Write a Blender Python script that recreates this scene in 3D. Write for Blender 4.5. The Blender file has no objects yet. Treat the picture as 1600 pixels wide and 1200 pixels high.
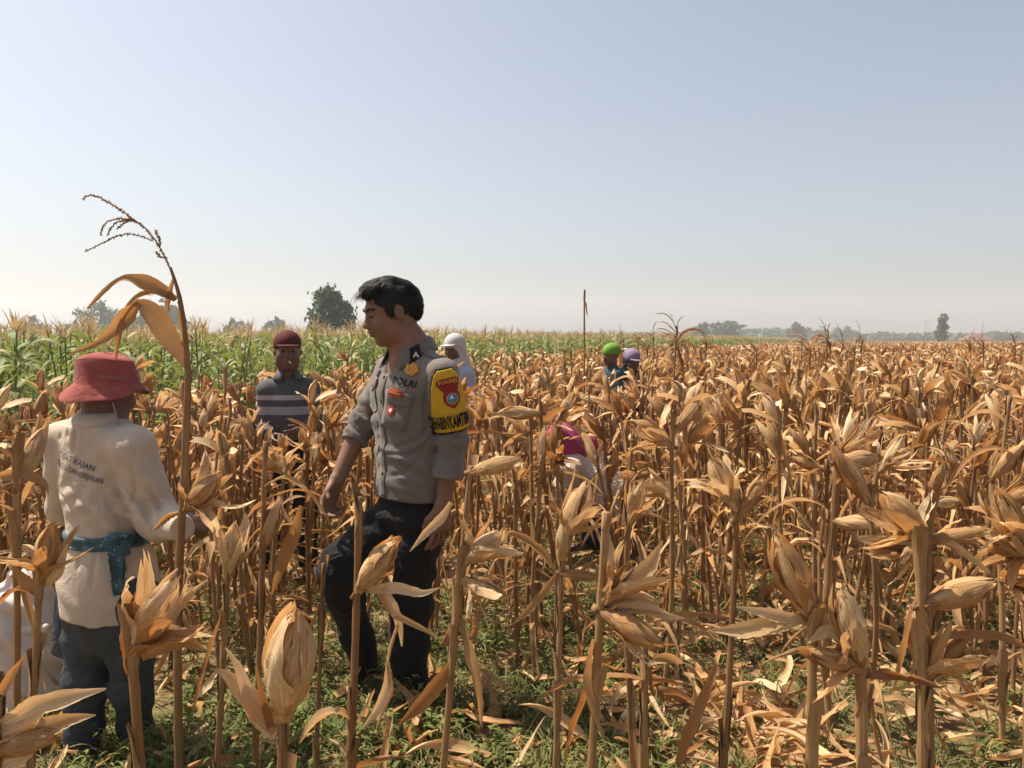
import bpy, math, random
import numpy as np
from mathutils import Vector, Matrix
from mathutils.bvhtree import BVHTree

random.seed(7)
RNG = np.random.default_rng(11)
scene = bpy.context.scene
COL = scene.collection

# ------------------------------------------------------------------ camera, sky, sun, exposure
CAM_H = 1.40
F_PX = 1209.0            # focal length in pixels of the 1600 px wide photograph
HORIZON = 530.0
PITCH = math.atan((600 - HORIZON) / F_PX)
cam_data = bpy.data.cameras.new('camera')
cam = bpy.data.objects.new('camera', cam_data)
COL.objects.link(cam)
cam.location = (0, 0, CAM_H)
cam.rotation_euler = (math.pi / 2 - PITCH, 0, 0)
cam_data.sensor_width = 36
cam_data.lens = F_PX / 1600 * 36
cam_data.clip_start = 0.05
cam_data.clip_end = 6000
scene.camera = cam

SUN_AZ = math.radians(-67)      # measured from +Y towards +X: the sun stands beyond the people, to the left
SUN_EL = math.radians(59)
world = bpy.data.worlds.new('World')
scene.world = world
world.use_nodes = True
wn = world.node_tree
wn.nodes.clear()
sky = wn.nodes.new('ShaderNodeTexSky')
sky.sky_type = 'NISHITA'
sky.sun_disc = False
sky.sun_elevation = SUN_EL
sky.sun_rotation = SUN_AZ
sky.altitude = 0
sky.air_density = 1.0
sky.dust_density = 3.0
sky.ozone_density = 1.0
bg = wn.nodes.new('ShaderNodeBackground')
bg.inputs['Strength'].default_value = 0.076
wo = wn.nodes.new('ShaderNodeOutputWorld')
hs = wn.nodes.new('ShaderNodeHueSaturation')      # the whole sky is milky with haze
hs.inputs['Saturation'].default_value = 0.70
wn.links.new(sky.outputs[0], hs.inputs['Color'])
wn.links.new(hs.outputs[0], bg.inputs[0])
wn.links.new(bg.outputs[0], wo.inputs[0])

sun_data = bpy.data.lights.new('sun', 'SUN')
sun_data.energy = 5.0
sun_data.angle = math.radians(0.6)
sun_data.color = (1.0, 0.88, 0.72)
sun = bpy.data.objects.new('sun', sun_data)
COL.objects.link(sun)
to_sun = Vector((math.sin(SUN_AZ) * math.cos(SUN_EL), math.cos(SUN_AZ) * math.cos(SUN_EL), math.sin(SUN_EL)))
sun.rotation_euler = to_sun.to_track_quat('Z', 'Y').to_euler()
sun.location = to_sun * 50

vs = scene.view_settings
vs.view_transform = 'Standard'
vs.look = 'None'
vs.gamma = 1.0
vs.use_curve_mapping = False
vs.exposure = 0.95
scene.cycles.use_denoising = True
scene.cycles.max_bounces = 8
scene.cycles.volume_bounces = 1
scene.cycles.transparent_max_bounces = 8

# ------------------------------------------------------------------ helpers
def ray(px, py):
    x = (px - 800) / F_PX
    y = -(py - 600) / F_PX
    c, s = math.cos(PITCH), math.sin(PITCH)
    return Vector((x, c + y * s, -s + y * c))

def P(px, py, Y):
    """world point seen at pixel (px, py) of the photograph, at depth Y"""
    d = ray(px, py)
    return Vector((0, 0, CAM_H)) + d * (Y / d.y)

def px_of(x, y, z):
    c, s = math.cos(PITCH), math.sin(PITCH)
    zz = z - CAM_H
    dep = y * c - zz * s
    up = y * s + zz * c
    return 800 + F_PX * x / dep, 600 - F_PX * up / dep

def smooth(a, b, t):
    u = np.clip((t - a) / (b - a), 0, 1)
    return u * u * (3 - 2 * u)

ROW_U = np.array([0.385, 0.923])       # the rows run this way over the field
ROW_V = np.array([0.923, -0.385])

def gh(x, y):
    """height of the ground"""
    x = np.asarray(x, float); y = np.asarray(y, float)
    near = 1 - smooth(14, 30, np.hypot(x, y))
    v = x * ROW_V[0] + y * ROW_V[1]
    h = 0.022 * np.cos(v * 2 * math.pi / 0.68) * near
    h = h + near * (0.018 * np.sin(2.3 * x + 1.1 * y) * np.sin(1.7 * y - 0.6 * x + 1) + 0.010 * np.sin(7 * x + 2) * np.sin(6.3 * y))
    dip = smooth(-0.75, -1.25, x) * (1 - smooth(4, 9, np.hypot(x, y)))
    return h - 0.085 * dip

def tag(o, label=None, cat=None, group=None, kind=None):
    if label: o['label'] = label
    if cat: o['category'] = cat
    if group: o['group'] = group
    if kind: o['kind'] = kind
    return o

def empty(name, loc=(0, 0, 0), rz=0.0):
    o = bpy.data.objects.new(name, None)
    o.location = loc
    o.rotation_euler = (0, 0, rz)
    o.empty_display_size = 0.1
    COL.objects.link(o)
    return o

def obj(name, me, mat=None, parent=None, loc=None, rot=None, link=True):
    o = bpy.data.objects.new(name, me)
    if mat is not None and len(me.materials) == 0:
        me.materials.append(mat)
    if link: COL.objects.link(o)
    if parent is not None: o.parent = parent
    if loc is not None: o.location = loc
    if rot is not None: o.rotation_euler = rot
    return o

def mesh_np(name, V, Q, uv=None, tint=None, smooth_shade=True):
    """mesh from arrays: V (n,3), Q (m,4) or (m,3); uv and tint per vertex"""
    V = np.asarray(V, np.float32); Q = np.asarray(Q, np.int32)
    me = bpy.data.meshes.new(name)
    k = Q.shape[1]
    me.vertices.add(len(V)); me.vertices.foreach_set('co', V.ravel())
    me.loops.add(Q.size); me.loops.foreach_set('vertex_index', Q.ravel())
    me.polygons.add(len(Q)); me.polygons.foreach_set('loop_start', np.arange(0, Q.size, k, dtype=np.int32))
    me.polygons.foreach_set('use_smooth', np.full(len(Q), smooth_shade))
    if uv is not None:
        l = me.uv_layers.new(name='UVMap')
        l.data.foreach_set('uv', np.asarray(uv, np.float32)[Q.ravel()].ravel())
    if tint is not None:
        t = np.asarray(tint, np.float32)
        a = me.attributes.new('tint', 'FLOAT_COLOR', 'POINT')
        if t.ndim == 1: t = np.stack([t, t, t, np.ones_like(t)], 1)
        a.data.foreach_set('color', t.ravel())
    me.update(calc_edges=True)
    me.validate()
    return me

class MB:
    """collects sheets and tubes, all quads, into one mesh"""
    def __init__(s): s.V, s.Q, s.UV, s.T, s.n = [], [], [], [], 0
    def add(s, V, Q, uv=None, tint=0.5):
        V = np.asarray(V, float); Q = np.asarray(Q, int)
        s.V.append(V); s.Q.append(Q + s.n)
        s.UV.append(np.zeros((len(V), 2)) if uv is None else np.asarray(uv, float))
        s.T.append(np.full(len(V), tint) if np.isscalar(tint) else np.asarray(tint, float))
        s.n += len(V)
        return s
    def merge(s, o):
        for V, Q, U, T in zip(o.V, o.Q, o.UV, o.T):
            s.V.append(V); s.UV.append(U); s.T.append(T)
        s.Q += [q + s.n for q in o.Q]; s.n += o.n
        return s
    def moved(s, M):
        o = MB(); A = np.array(M.to_3x3()); t = np.array(M.translation)
        o.V = [v @ A.T + t for v in s.V]; o.Q = list(s.Q); o.UV = s.UV; o.T = s.T; o.n = s.n
        return o
    def mesh(s, name, smooth_shade=True):
        return mesh_np(name, np.concatenate(s.V), np.concatenate(s.Q), np.concatenate(s.UV), np.concatenate(s.T), smooth_shade)

def grid_q(nu, nv):
    i = np.arange(nu - 1)[:, None] * nv + np.arange(nv - 1)[None, :]
    i = i.ravel()
    return np.stack([i, i + nv, i + nv + 1, i + 1], 1)

def nrm(v):
    return v / (np.linalg.norm(v) + 1e-12)

def tube(path, rad, sides=7, cap=True, tint=0.5, mb=None):
    path = np.asarray(path, float); n = len(path)
    rad = np.broadcast_to(np.asarray(rad, float), (n,)).copy()
    tang = np.gradient(path, axis=0)
    tang /= np.linalg.norm(tang, axis=1)[:, None] + 1e-12
    ref = np.array([0.31, 0.95, 0.05]) if abs(tang[0] @ np.array([0.31, 0.95, 0.05])) < 0.9 else np.array([1.0, 0, 0])
    V, UV = [], []
    s = nrm(np.cross(tang[0], ref))
    if cap:
        path = np.vstack([path[:1], path, path[-1:]]); rad = np.concatenate([[1e-4], rad, [1e-4]]); tang = np.vstack([tang[:1], tang, tang[-1:]])
    L = 0
    for k in range(len(path)):
        s = nrm(s - tang[k] * (s @ tang[k])); b = np.cross(tang[k], s)
        if k: L += np.linalg.norm(path[k] - path[k - 1])
        for j in range(sides + 1):
            a = 2 * math.pi * j / sides
            V.append(path[k] + rad[k] * (math.cos(a) * s + math.sin(a) * b)); UV.append((j / sides, L))
    mb = mb or MB()
    return mb.add(np.array(V), grid_q(len(path), sides + 1), np.array(UV), tint)

def sheet(path, side, inn, width, half, m=4, tint=0.5, mb=None, fray=0.0, crumple=0.0, rng=None):
    """a leaf: centre line, sideways and inward vectors, width, half-angle of the curl at each station"""
    u = np.linspace(-1, 1, m + 1)
    h = np.maximum(np.abs(half), 0.02)[:, None]
    w = width[:, None] / 2
    a = np.sin(h * u) / h * w
    b = (1 - np.cos(h * u)) / h * w
    V = path[:, None, :] + side[:, None, :] * a[..., None] + inn[:, None, :] * b[..., None]
    n = len(path)
    if crumple:
        k = rng.normal(0, 1, (n, m + 1)); k[1:] = 0.6 * k[1:] + 0.6 * k[:-1]; k[0] = 0
        V = V + inn[:, None, :] * (crumple * w * k)[..., None]
    if fray:                                   # torn tip: the ribs end at different lengths
        t = np.linspace(0, 1, n); W0 = V.copy()
        for j in range(m + 1):
            tj = t * (1 - fray * rng.random() ** 1.5)
            for c in range(3): V[:, j, c] = np.interp(tj, t, W0[:, j, c])
    uv = np.stack(np.broadcast_arrays(u[None, :] * 0.5 + 0.5, np.linspace(0, 1, n)[:, None]), -1)
    mb = mb or MB()
    return mb.add(V.reshape(-1, 3), grid_q(n, m + 1), uv.reshape(-1, 2), tint)

# ------------------------------------------------------------------ materials
def mat_new(name):
    m = bpy.data.materials.new(name); m.use_nodes = True
    nt = m.node_tree; nt.nodes.clear()
    return m, nt, nt.nodes.new('ShaderNodeOutputMaterial')

def N(nt, t, **kw):
    n = nt.nodes.new(t)
    for k, v in kw.items(): setattr(n, k, v)
    return n

def ramp(nt, stops, fac=None):
    r = N(nt, 'ShaderNodeValToRGB')
    e = r.color_ramp.elements
    e[0].position, e[0].color = stops[0][0], (*stops[0][1], 1)
    e[1].position, e[1].color = stops[-1][0], (*stops[-1][1], 1)
    for p, c in stops[1:-1]:
        k = e.new(p); k.color = (*c, 1)
    if fac is not None: nt.links.new(fac, r.inputs[0])
    return r

def math_node(nt, op, a, b=None, c=None):
    n = N(nt, 'ShaderNodeMath', operation=op)
    for i, v in enumerate((a, b, c)):
        if v is None: continue
        if isinstance(v, (int, float)): n.inputs[i].default_value = v
        else: nt.links.new(v, n.inputs[i])
    return n.outputs[0]

def leaf_material(name, stops, transl=0.35, rough=0.6, streak=0.22, blotch=0.25, spec=0.25, rnd=0.3, tintw=0.55, bump=0.4, tr_stops=None, vgrad=0.0):
    """dry or green leaf: colour by leaf, by plant, with streaks along the leaf; light shines through"""
    m, nt, out = mat_new(name)
    at = N(nt, 'ShaderNodeAttribute', attribute_name='tint')
    oi = N(nt, 'ShaderNodeObjectInfo')
    uvn = N(nt, 'ShaderNodeUVMap'); uvn.uv_map = 'UVMap'
    mp = N(nt, 'ShaderNodeMapping'); mp.inputs['Scale'].default_value = (16, 1.3, 1)
    nt.links.new(uvn.outputs[0], mp.inputs[0])
    no = N(nt, 'ShaderNodeTexNoise'); no.inputs['Scale'].default_value = 1.6; no.inputs['Detail'].default_value = 3
    nt.links.new(mp.outputs[0], no.inputs['Vector'])
    tc = N(nt, 'ShaderNodeTexCoord')
    n2 = N(nt, 'ShaderNodeTexNoise'); n2.inputs['Scale'].default_value = 14; n2.inputs['Detail'].default_value = 4
    nt.links.new(tc.outputs['Object'], n2.inputs['Vector'])
    v = math_node(nt, 'MULTIPLY', at.outputs['Fac'], tintw)
    v = math_node(nt, 'MULTIPLY_ADD', oi.outputs['Random'], rnd, v)
    v = math_node(nt, 'MULTIPLY_ADD', no.outputs['Fac'], streak, v)
    v = math_node(nt, 'MULTIPLY_ADD', n2.outputs['Fac'], blotch, v)
    v = math_node(nt, 'SUBTRACT', v, (streak + blotch) * 0.5 - 0.05)
    if vgrad:
        sp = N(nt, 'ShaderNodeSeparateXYZ'); nt.links.new(uvn.outputs[0], sp.inputs[0])
        v = math_node(nt, 'MULTIPLY_ADD', sp.outputs[1], vgrad, v)
    r = ramp(nt, stops, v)
    pb = N(nt, 'ShaderNodeBsdfPrincipled')
    pb.inputs['Roughness'].default_value = rough
    pb.inputs['Specular IOR Level'].default_value = spec
    nt.links.new(r.outputs[0], pb.inputs['Base Color'])
    tr = N(nt, 'ShaderNodeBsdfTranslucent')
    r2 = ramp(nt, tr_stops or [(p, (min(1, c[0] * 1.12), c[1] * 0.86, c[2] * 0.62)) for p, c in stops], v)
    nt.links.new(r2.outputs[0], tr.inputs[0])
    bp = N(nt, 'ShaderNodeBump'); bp.inputs['Strength'].default_value = bump; bp.inputs['Distance'].default_value = 0.004
    nt.links.new(no.outputs['Fac'], bp.inputs['Height'])
    nt.links.new(bp.outputs[0], pb.inputs['Normal'])
    mx = N(nt, 'ShaderNodeMixShader'); mx.inputs[0].default_value = transl
    nt.links.new(pb.outputs[0], mx.inputs[1]); nt.links.new(tr.outputs[0], mx.inputs[2])
    nt.links.new(mx.outputs[0], out.inputs[0])
    return m

def plain(name, col, rough=0.7, noise=0.25, scale=40, bump=0.2, spec=0.2, sheen=0.0, dist=0.003, vary=None, metal=0.0, weave=0.0, folds=0.0):
    m, nt, out = mat_new(name)
    pb = N(nt, 'ShaderNodeBsdfPrincipled')
    pb.inputs['Roughness'].default_value = rough
    pb.inputs['Specular IOR Level'].default_value = spec
    pb.inputs['Metallic'].default_value = metal
    if sheen: pb.inputs['Sheen Weight'].default_value = sheen
    tc = N(nt, 'ShaderNodeTexCoord')
    no = N(nt, 'ShaderNodeTexNoise'); no.inputs['Scale'].default_value = scale; no.inputs['Detail'].default_value = 5
    nt.links.new(tc.outputs['Object'], no.inputs['Vector'])
    n2 = N(nt, 'ShaderNodeTexNoise'); n2.inputs['Scale'].default_value = scale / 8; n2.inputs['Detail'].default_value = 3
    nt.links.new(tc.outputs['Object'], n2.inputs['Vector'])
    f = math_node(nt, 'ADD', math_node(nt, 'MULTIPLY', no.outputs['Fac'], 0.5), math_node(nt, 'MULTIPLY', n2.outputs['Fac'], 0.5))
    c = np.array(col)
    lo, hi = c * (1 - noise), np.minimum(c * (1 + noise), 1)
    if vary is not None: lo, hi = np.array(col), np.array(vary)
    r = ramp(nt, [(0.36, tuple(lo)), (0.64, tuple(hi))], f)
    nt.links.new(r.outputs[0], pb.inputs['Base Color'])
    h = no.outputs['Fac']
    if weave:
        wv = N(nt, 'ShaderNodeTexNoise'); wv.inputs['Scale'].default_value = weave; wv.inputs['Detail'].default_value = 1
        nt.links.new(tc.outputs['Object'], wv.inputs['Vector'])
        h = math_node(nt, 'ADD', h, wv.outputs['Fac'])
    bp = N(nt, 'ShaderNodeBump'); bp.inputs['Strength'].default_value = bump; bp.inputs['Distance'].default_value = dist
    nt.links.new(h, bp.inputs['Height']); nt.links.new(bp.outputs[0], pb.inputs['Normal'])
    if folds:                                   # fine crumpling of worn cloth
        fn = N(nt, 'ShaderNodeTexNoise'); fn.inputs['Scale'].default_value = 11; fn.inputs['Detail'].default_value = 3; fn.inputs['Distortion'].default_value = 1.6
        nt.links.new(tc.outputs['Object'], fn.inputs['Vector'])
        rd = math_node(nt, 'ABSOLUTE', math_node(nt, 'SUBTRACT', fn.outputs['Fac'], 0.5))
        b2 = N(nt, 'ShaderNodeBump'); b2.inputs['Strength'].default_value = folds; b2.inputs['Distance'].default_value = 0.05
        nt.links.new(rd, b2.inputs['Height']); nt.links.new(bp.outputs[0], b2.inputs['Normal']); nt.links.new(b2.outputs[0], pb.inputs['Normal'])
    nt.links.new(pb.outputs[0], out.inputs[0])
    return m

HUSK = [(0.0, (0.74, 0.61, 0.41)), (0.25, (0.61, 0.42, 0.215)), (0.5, (0.47, 0.27, 0.110)), (0.78, (0.35, 0.16, 0.052)), (1.0, (0.15, 0.072, 0.032))]
LEAFD = [(0.0, (0.56, 0.41, 0.23)), (0.35, (0.43, 0.275, 0.13)), (0.68, (0.35, 0.18, 0.068)), (1.0, (0.17, 0.085, 0.04))]
STALK = [(0.0, (0.41, 0.27, 0.13)), (0.4, (0.27, 0.155, 0.068)), (0.7, (0.18, 0.09, 0.038)), (1.0, (0.085, 0.046, 0.026))]
M_husk = leaf_material('dry_husk', HUSK, 0.30, streak=0.9, blotch=0.4, bump=0.8, vgrad=-0.16)
M_leaf = leaf_material('dry_leaf', LEAFD, 0.38, streak=0.4, blotch=0.4, bump=0.8)
M_stalk = leaf_material('dry_stalk', STALK, 0.0, rough=0.55, streak=1.3, blotch=0.6, bump=0.9)
M_green = leaf_material('green_leaf', [(0.0, (0.42, 0.35, 0.18)), (0.22, (0.27, 0.28, 0.11)), (0.5, (0.13, 0.20, 0.06)), (1.0, (0.07, 0.13, 0.04))], 0.30, rough=0.55, spec=0.22, tr_stops=[(0, (0.32, 0.30, 0.07)), (1, (0.14, 0.24, 0.04))])
M_weed = leaf_material('weed_leaf', [(0.0, (0.30, 0.26, 0.09)), (0.35, (0.15, 0.18, 0.050)), (1.0, (0.055, 0.085, 0.028))], 0.32, rough=0.6, spec=0.15, tr_stops=[(0, (0.28, 0.28, 0.05)), (1, (0.10, 0.20, 0.03))])
M_grass = leaf_material('grass_blade', [(0.0, (0.34, 0.27, 0.11)), (0.4, (0.15, 0.16, 0.05)), (1.0, (0.06, 0.10, 0.025))], 0.25, rough=0.6)
M_tassel = leaf_material('tassel', [(0.0, (0.46, 0.36, 0.22)), (0.5, (0.33, 0.23, 0.14)), (1.0, (0.24, 0.14, 0.10))], 0.25)
M_tassel2 = leaf_material('pale_tassel', [(0.0, (0.56, 0.49, 0.31)), (0.5, (0.46, 0.38, 0.23)), (1.0, (0.34, 0.26, 0.15))], 0.3)
M_crown = leaf_material('tree_leaf', [(0.0, (0.12, 0.16, 0.06)), (0.5, (0.075, 0.12, 0.045)), (1.0, (0.045, 0.075, 0.032))], 0.2, rough=0.5)
M_bark = plain('bark', (0.12, 0.09, 0.065), 0.9, 0.35, 8, 0.6)

# ------------------------------------------------------------------ ground
def spaced(lo, hi, fine, grow, fine_lo, fine_hi):
    xs = list(np.arange(fine_lo, fine_hi + 1e-6, fine))
    s = fine; x = fine_hi
    while x < hi:
        s *= grow; x += s; xs.append(x)
    s = fine; x = fine_lo
    while x > lo:
        s *= grow; x -= s; xs.insert(0, x)
    return np.array(xs)

gx = spaced(-2500, 2500, 0.07, 1.12, -5, 6)
gy = spaced(-400, 4000, 0.07, 1.12, 0.4, 10)
GX, GY = np.meshgrid(gx, gy, indexing='ij')
GZ = gh(GX, GY)
gme = mesh_np('ground', np.stack([GX, GY, GZ], -1).reshape(-1, 3), grid_q(len(gx), len(gy))[:, [0, 1, 2, 3]])
def ground_material():
    m, nt, out = mat_new('field_soil')
    pb = N(nt, 'ShaderNodeBsdfPrincipled'); pb.inputs['Roughness'].default_value = 0.95; pb.inputs['Specular IOR Level'].default_value = 0.1
    tc = N(nt, 'ShaderNodeTexCoord')
    def noise(sc, det=5, rough=0.6):
        n = N(nt, 'ShaderNodeTexNoise'); n.inputs['Scale'].default_value = sc; n.inputs['Detail'].default_value = det; n.inputs['Roughness'].default_value = rough
        nt.links.new(tc.outputs['Object'], n.inputs['Vector']); return n.outputs['Fac']
    soil = ramp(nt, [(0.3, (0.11, 0.062, 0.036)), (0.5, (0.20, 0.118, 0.065)), (0.72, (0.32, 0.21, 0.12))], noise(9))
    straw = ramp(nt, [(0.3, (0.20, 0.125, 0.06)), (0.6, (0.40, 0.28, 0.145)), (0.75, (0.52, 0.39, 0.22))], noise(55, 6))
    grn = ramp(nt, [(0.35, (0.05, 0.07, 0.024)), (0.65, (0.15, 0.165, 0.06))], noise(80, 4))
    f1 = ramp(nt, [(0.45, (0, 0, 0)), (0.6, (1, 1, 1))], noise(4.0, 6, 0.7))
    f2 = ramp(nt, [(0.50, (0, 0, 0)), (0.62, (0.85, 0.85, 0.85))], noise(0.9, 6, 0.7))
    a = N(nt, 'ShaderNodeMixRGB'); nt.links.new(f1.outputs[0], a.inputs[0]); nt.links.new(soil.outputs[0], a.inputs[1]); nt.links.new(straw.outputs[0], a.inputs[2])
    b = N(nt, 'ShaderNodeMixRGB'); nt.links.new(f2.outputs[0], b.inputs[0]); nt.links.new(a.outputs[0], b.inputs[1]); nt.links.new(grn.outputs[0], b.inputs[2])
    nt.links.new(b.outputs[0], pb.inputs['Base Color'])
    bp = N(nt, 'ShaderNodeBump'); bp.inputs['Strength'].default_value = 0.9; bp.inputs['Distance'].default_value = 0.02
    nt.links.new(noise(30, 8, 0.7), bp.inputs['Height']); nt.links.new(bp.outputs[0], pb.inputs['Normal'])
    nt.links.new(pb.outputs[0], out.inputs[0])
    return m
ground = obj('ground', gme, ground_material())
tag(ground, 'brown field soil with straw and weeds', kind='structure')

# ------------------------------------------------------------------ leaves, ears, stalks
def free_leaf(rng, p0, d0, side0, L, W, n=12, grav=0.5, wander=0.25, twist=1.5, curl=1.0, m=4, tint=None, late=0.0, prof='leaf', mb=None, ragged=0.12):
    p = np.array(p0, float); d = nrm(np.array(d0, float)); s = nrm(np.array(side0, float) - d * np.dot(side0, d))
    step = L / n
    path, sd, inn = [], [], []
    tw = rng.normal(0, twist) / n
    ax = rng.normal(0, 1, 3)
    for k in range(n + 1):
        t = k / n
        path.append(p.copy()); sd.append(s.copy()); inn.append(np.cross(d, s))
        g = grav * (0.3 + 1.7 * max(0, (t - late) / (1 - late + 1e-6))) / n * 4
        ax = 0.7 * ax + 0.7 * rng.normal(0, 1, 3)
        d = nrm(d + np.array([0, 0, -g]) * (1 - max(0, -d[2])) + wander * ax / n * 2)
        s = nrm(s - d * (s @ d)); b = np.cross(d, s)
        a = tw + rng.normal(0, twist) * 0.35 / n
        s = nrm(math.cos(a) * s + math.sin(a) * b)
        p = p + d * step
    t = np.linspace(0, 1, n + 1)
    if prof == 'leaf': w = W * np.minimum(1, 0.55 + 2.2 * t) * np.clip(1 - t ** 2.4, 0, 1) ** 0.75
    else: w = W * np.minimum(1, 0.5 + 1.6 * t) * np.clip(1 - t ** 2.6, 0, 1) ** 0.8
    w = w * (1 + rng.normal(0, ragged, n + 1)) + 0.001
    c = curl * (0.6 + 0.8 * rng.random(n + 1)) * (0.5 + t)
    big = L > 0.1 and m > 1
    return sheet(np.array(path), np.array(sd), np.array(inn), w, c, m, rng.uniform(0.1, 0.9) if tint is None else tint, mb, fray=0.12 if big else 0, crumple=0.10 if big else 0, rng=rng)

def ear_strips(rng, tilt, L, R, opens, n=9, m=4, droop=0.45, tint0=None, wmul=1.0):
    """husk leaves of one ear; the ear leans over +X by tilt, gravity pulls the open ones down"""
    A = np.array([math.sin(tilt), 0, math.cos(tilt)]); e1 = np.array([math.cos(tilt), 0, -math.sin(tilt)]); e2 = np.array([0, 1.0, 0])
    res = []
    Nn = len(opens); ph = rng.uniform(0, 6.28)
    t0 = rng.uniform(0.15, 0.75) if tint0 is None else tint0
    for i, o in enumerate(opens):
        th = ph + 2.4 * i + rng.normal(0, 0.15) if Nn > 5 else ph + 2 * math.pi * i / Nn
        rho = math.cos(th) * e1 + math.sin(th) * e2; tan = -math.sin(th) * e1 + math.cos(th) * e2
        Ls = L * rng.uniform(0.85, 1.12) * (1 + 0.12 * o)
        lay = 1 + 0.05 * (i % 3)
        ang = o * rng.uniform(0.9, 1.7); gr = o * droop * rng.uniform(0.3, 1.6)
        tipf = rng.normal(0.12, 0.38) if o > 0.12 else rng.normal(-0.22, 0.14); tws = rng.normal(0, 0.5) * (0.2 + o) ; sway = rng.normal(0, 0.25) * (0.3 + o)
        p = A * 0.004 * (i % 3) + rho * 0.006
        path, sd, inn, rcs = [], [], [], []
        r = 0.006
        for k in range(n + 1):
            s = k / n
            a = 0.42 * math.cos(math.pi * min(1, s)) * (R / 0.028) * lay * (1 - 0.8 * o) + ang * smooth(0, 0.5, s) + tipf * smooth(0.65, 1, s)
            d = math.cos(a) * A + math.sin(a) * rho + sway * smooth(0.3, 1, s) * tan
            d[2] -= gr * s * 1.5
            d = nrm(d)
            if k: p = p + d * Ls / n
            q = nrm(-(math.cos(a) * rho - math.sin(a) * A))
            q = nrm(q - d * (q @ d)); sv = nrm(np.cross(q, d))
            w_ = tws * s
            s2 = math.cos(w_) * sv + math.sin(w_) * q; q2 = -math.sin(w_) * sv + math.cos(w_) * q
            path.append(p.copy()); sd.append(s2); inn.append(q2)
            rr = max(0.012, float(np.linalg.norm((p - A * (p @ A)))))
            rcs.append(rr * (1 - o) + o * rng.uniform(0.025, 0.07))
        t = np.linspace(0, 1, n + 1)
        W = rng.uniform(0.034, 0.06) * (R / 0.028) * (1.25 if m < 4 else 1) * wmul
        w = W * np.minimum(1, 0.5 + 1.9 * t) * (0.10 + 0.90 * np.clip(1 - t ** 2.0, 0, 1) ** 0.8) * (1 + rng.normal(0, 0.08, n + 1)) + 0.0008
        half = np.minimum(w / 2 / np.array(rcs), 1.7)
        if o > 0.2: half = half * rng.uniform(0.5, 2.6) * (1 + rng.normal(0, 0.3, n + 1))
        tt = np.clip(t0 + rng.normal(0, 0.2) - 0.2 * o, 0, 1)
        res.append(sheet(np.array(path), np.array(sd), np.array(inn), w, half, m, tt, fray=rng.uniform(0.10, 0.42), crumple=0.07 + 0.14 * min(1, o), rng=rng))
    return res

def opens_of(rng, kind, n):
    if kind == 'closed': return list(np.abs(rng.normal(0, 0.05, n)))
    if kind == 'half': return [abs(rng.normal(0, 0.06)) if i < n * 0.6 else rng.uniform(0.25, 0.8) for i in range(n)]
    if kind == 'open': return [rng.uniform(0.1, 0.7) for i in range(n)]
    return [rng.uniform(0.0, 1.0) ** 1.4 for i in range(n)]

def cob(tilt, L, R):
    A = np.array([math.sin(tilt), 0, math.cos(tilt)])
    t = np.linspace(-0.12, 0.8, 9)
    r = np.where(t < 0, 0.007, R * 0.62 * np.sqrt(np.clip(1 - ((t - 0.3) / 0.52) ** 2, 0.02, 1)))
    return tube(A[None, :] * (t * L)[:, None], r, 7, True, 0.75)

def stalk_path(rng, h, lean=None, n=None):
    n = n or max(6, int(h / 0.075))
    lx, ly = rng.normal(0, 0.05, 2) if lean is None else lean
    t = np.linspace(0, 1, n + 1)
    k1, k2 = rng.normal(0, 0.012 if lean is None else 0.003, 2)
    x = lx * h * t + k1 * np.sin(t * 5 + rng.uniform(0, 6)); y = ly * h * t + k2 * np.sin(t * 4.3 + rng.uniform(0, 6))
    x -= x[0]; y -= y[0]
    return np.stack([x, y, -0.06 + (h + 0.06) * t], 1)

def stalk_mesh(rng, path, r0=0.0115, r1=0.0085, sides=8, sheaths=2):
    h = path[-1, 2]
    n = len(path)
    dense = []
    zs = np.linspace(path[0, 2], path[-1, 2], max(10, int(h / 0.028)))
    for z in zs: dense.append([np.interp(z, path[:, 2], path[:, 0]), np.interp(z, path[:, 2], path[:, 1]), z])
    dense = np.array(dense)
    t = (zs - zs[0]) / (zs[-1] - zs[0])
    gap = rng.uniform(0.13, 0.17); ph = rng.uniform(0, gap)
    node = np.exp(-(((zs + ph) % gap - gap / 2) / 0.012) ** 2)
    r = (r0 + (r1 - r0) * t) * (1 + 0.22 * node + rng.normal(0, 0.03, len(zs)))
    mb = tube(dense, r, sides, True, rng.uniform(0.3, 0.7))
    for k in range(sheaths):
        z0 = rng.uniform(0.1, 0.75) * h; L = rng.uniform(0.10, 0.2); zmax = h
        if k == 0: z0 = h - rng.uniform(0.06, 0.12); zmax = h + rng.uniform(0.015, 0.05)
        z = np.linspace(z0, min(zmax, z0 + L), 6)
        a = rng.uniform(0, 6.28)
        ctr = np.stack([np.interp(z, path[:, 2], path[:, 0]), np.interp(z, path[:, 2], path[:, 1]), z], 1)
        s = np.linspace(0, 1, 6)
        out = np.array([math.cos(a), math.sin(a), 0]); rr = np.interp(z, zs, r) * 1.08 + 0.0008 + 0.012 * s ** 3 * rng.uniform(0, 1.5)
        pth = ctr + out * rr[:, None]
        sd = np.tile([-math.sin(a), math.cos(a), 0], (6, 1)); inn = np.tile(-out, (6, 1))
        w = 0.05 * np.minimum(1, 0.25 + 2.2 * s) * (1 - 0.5 * s) * (1 + rng.normal(0, 0.1, 6)); half = np.minimum(w / 2 / (rr * 1.15), 2.4)
        sheet(pth, sd, inn, w, half, 5, rng.uniform(0.1, 0.55), mb)
    return mb

def on_path(path, z):
    return np.array([np.interp(z, path[:, 2], path[:, 0]), np.interp(z, path[:, 2], path[:, 1]), z])

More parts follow.
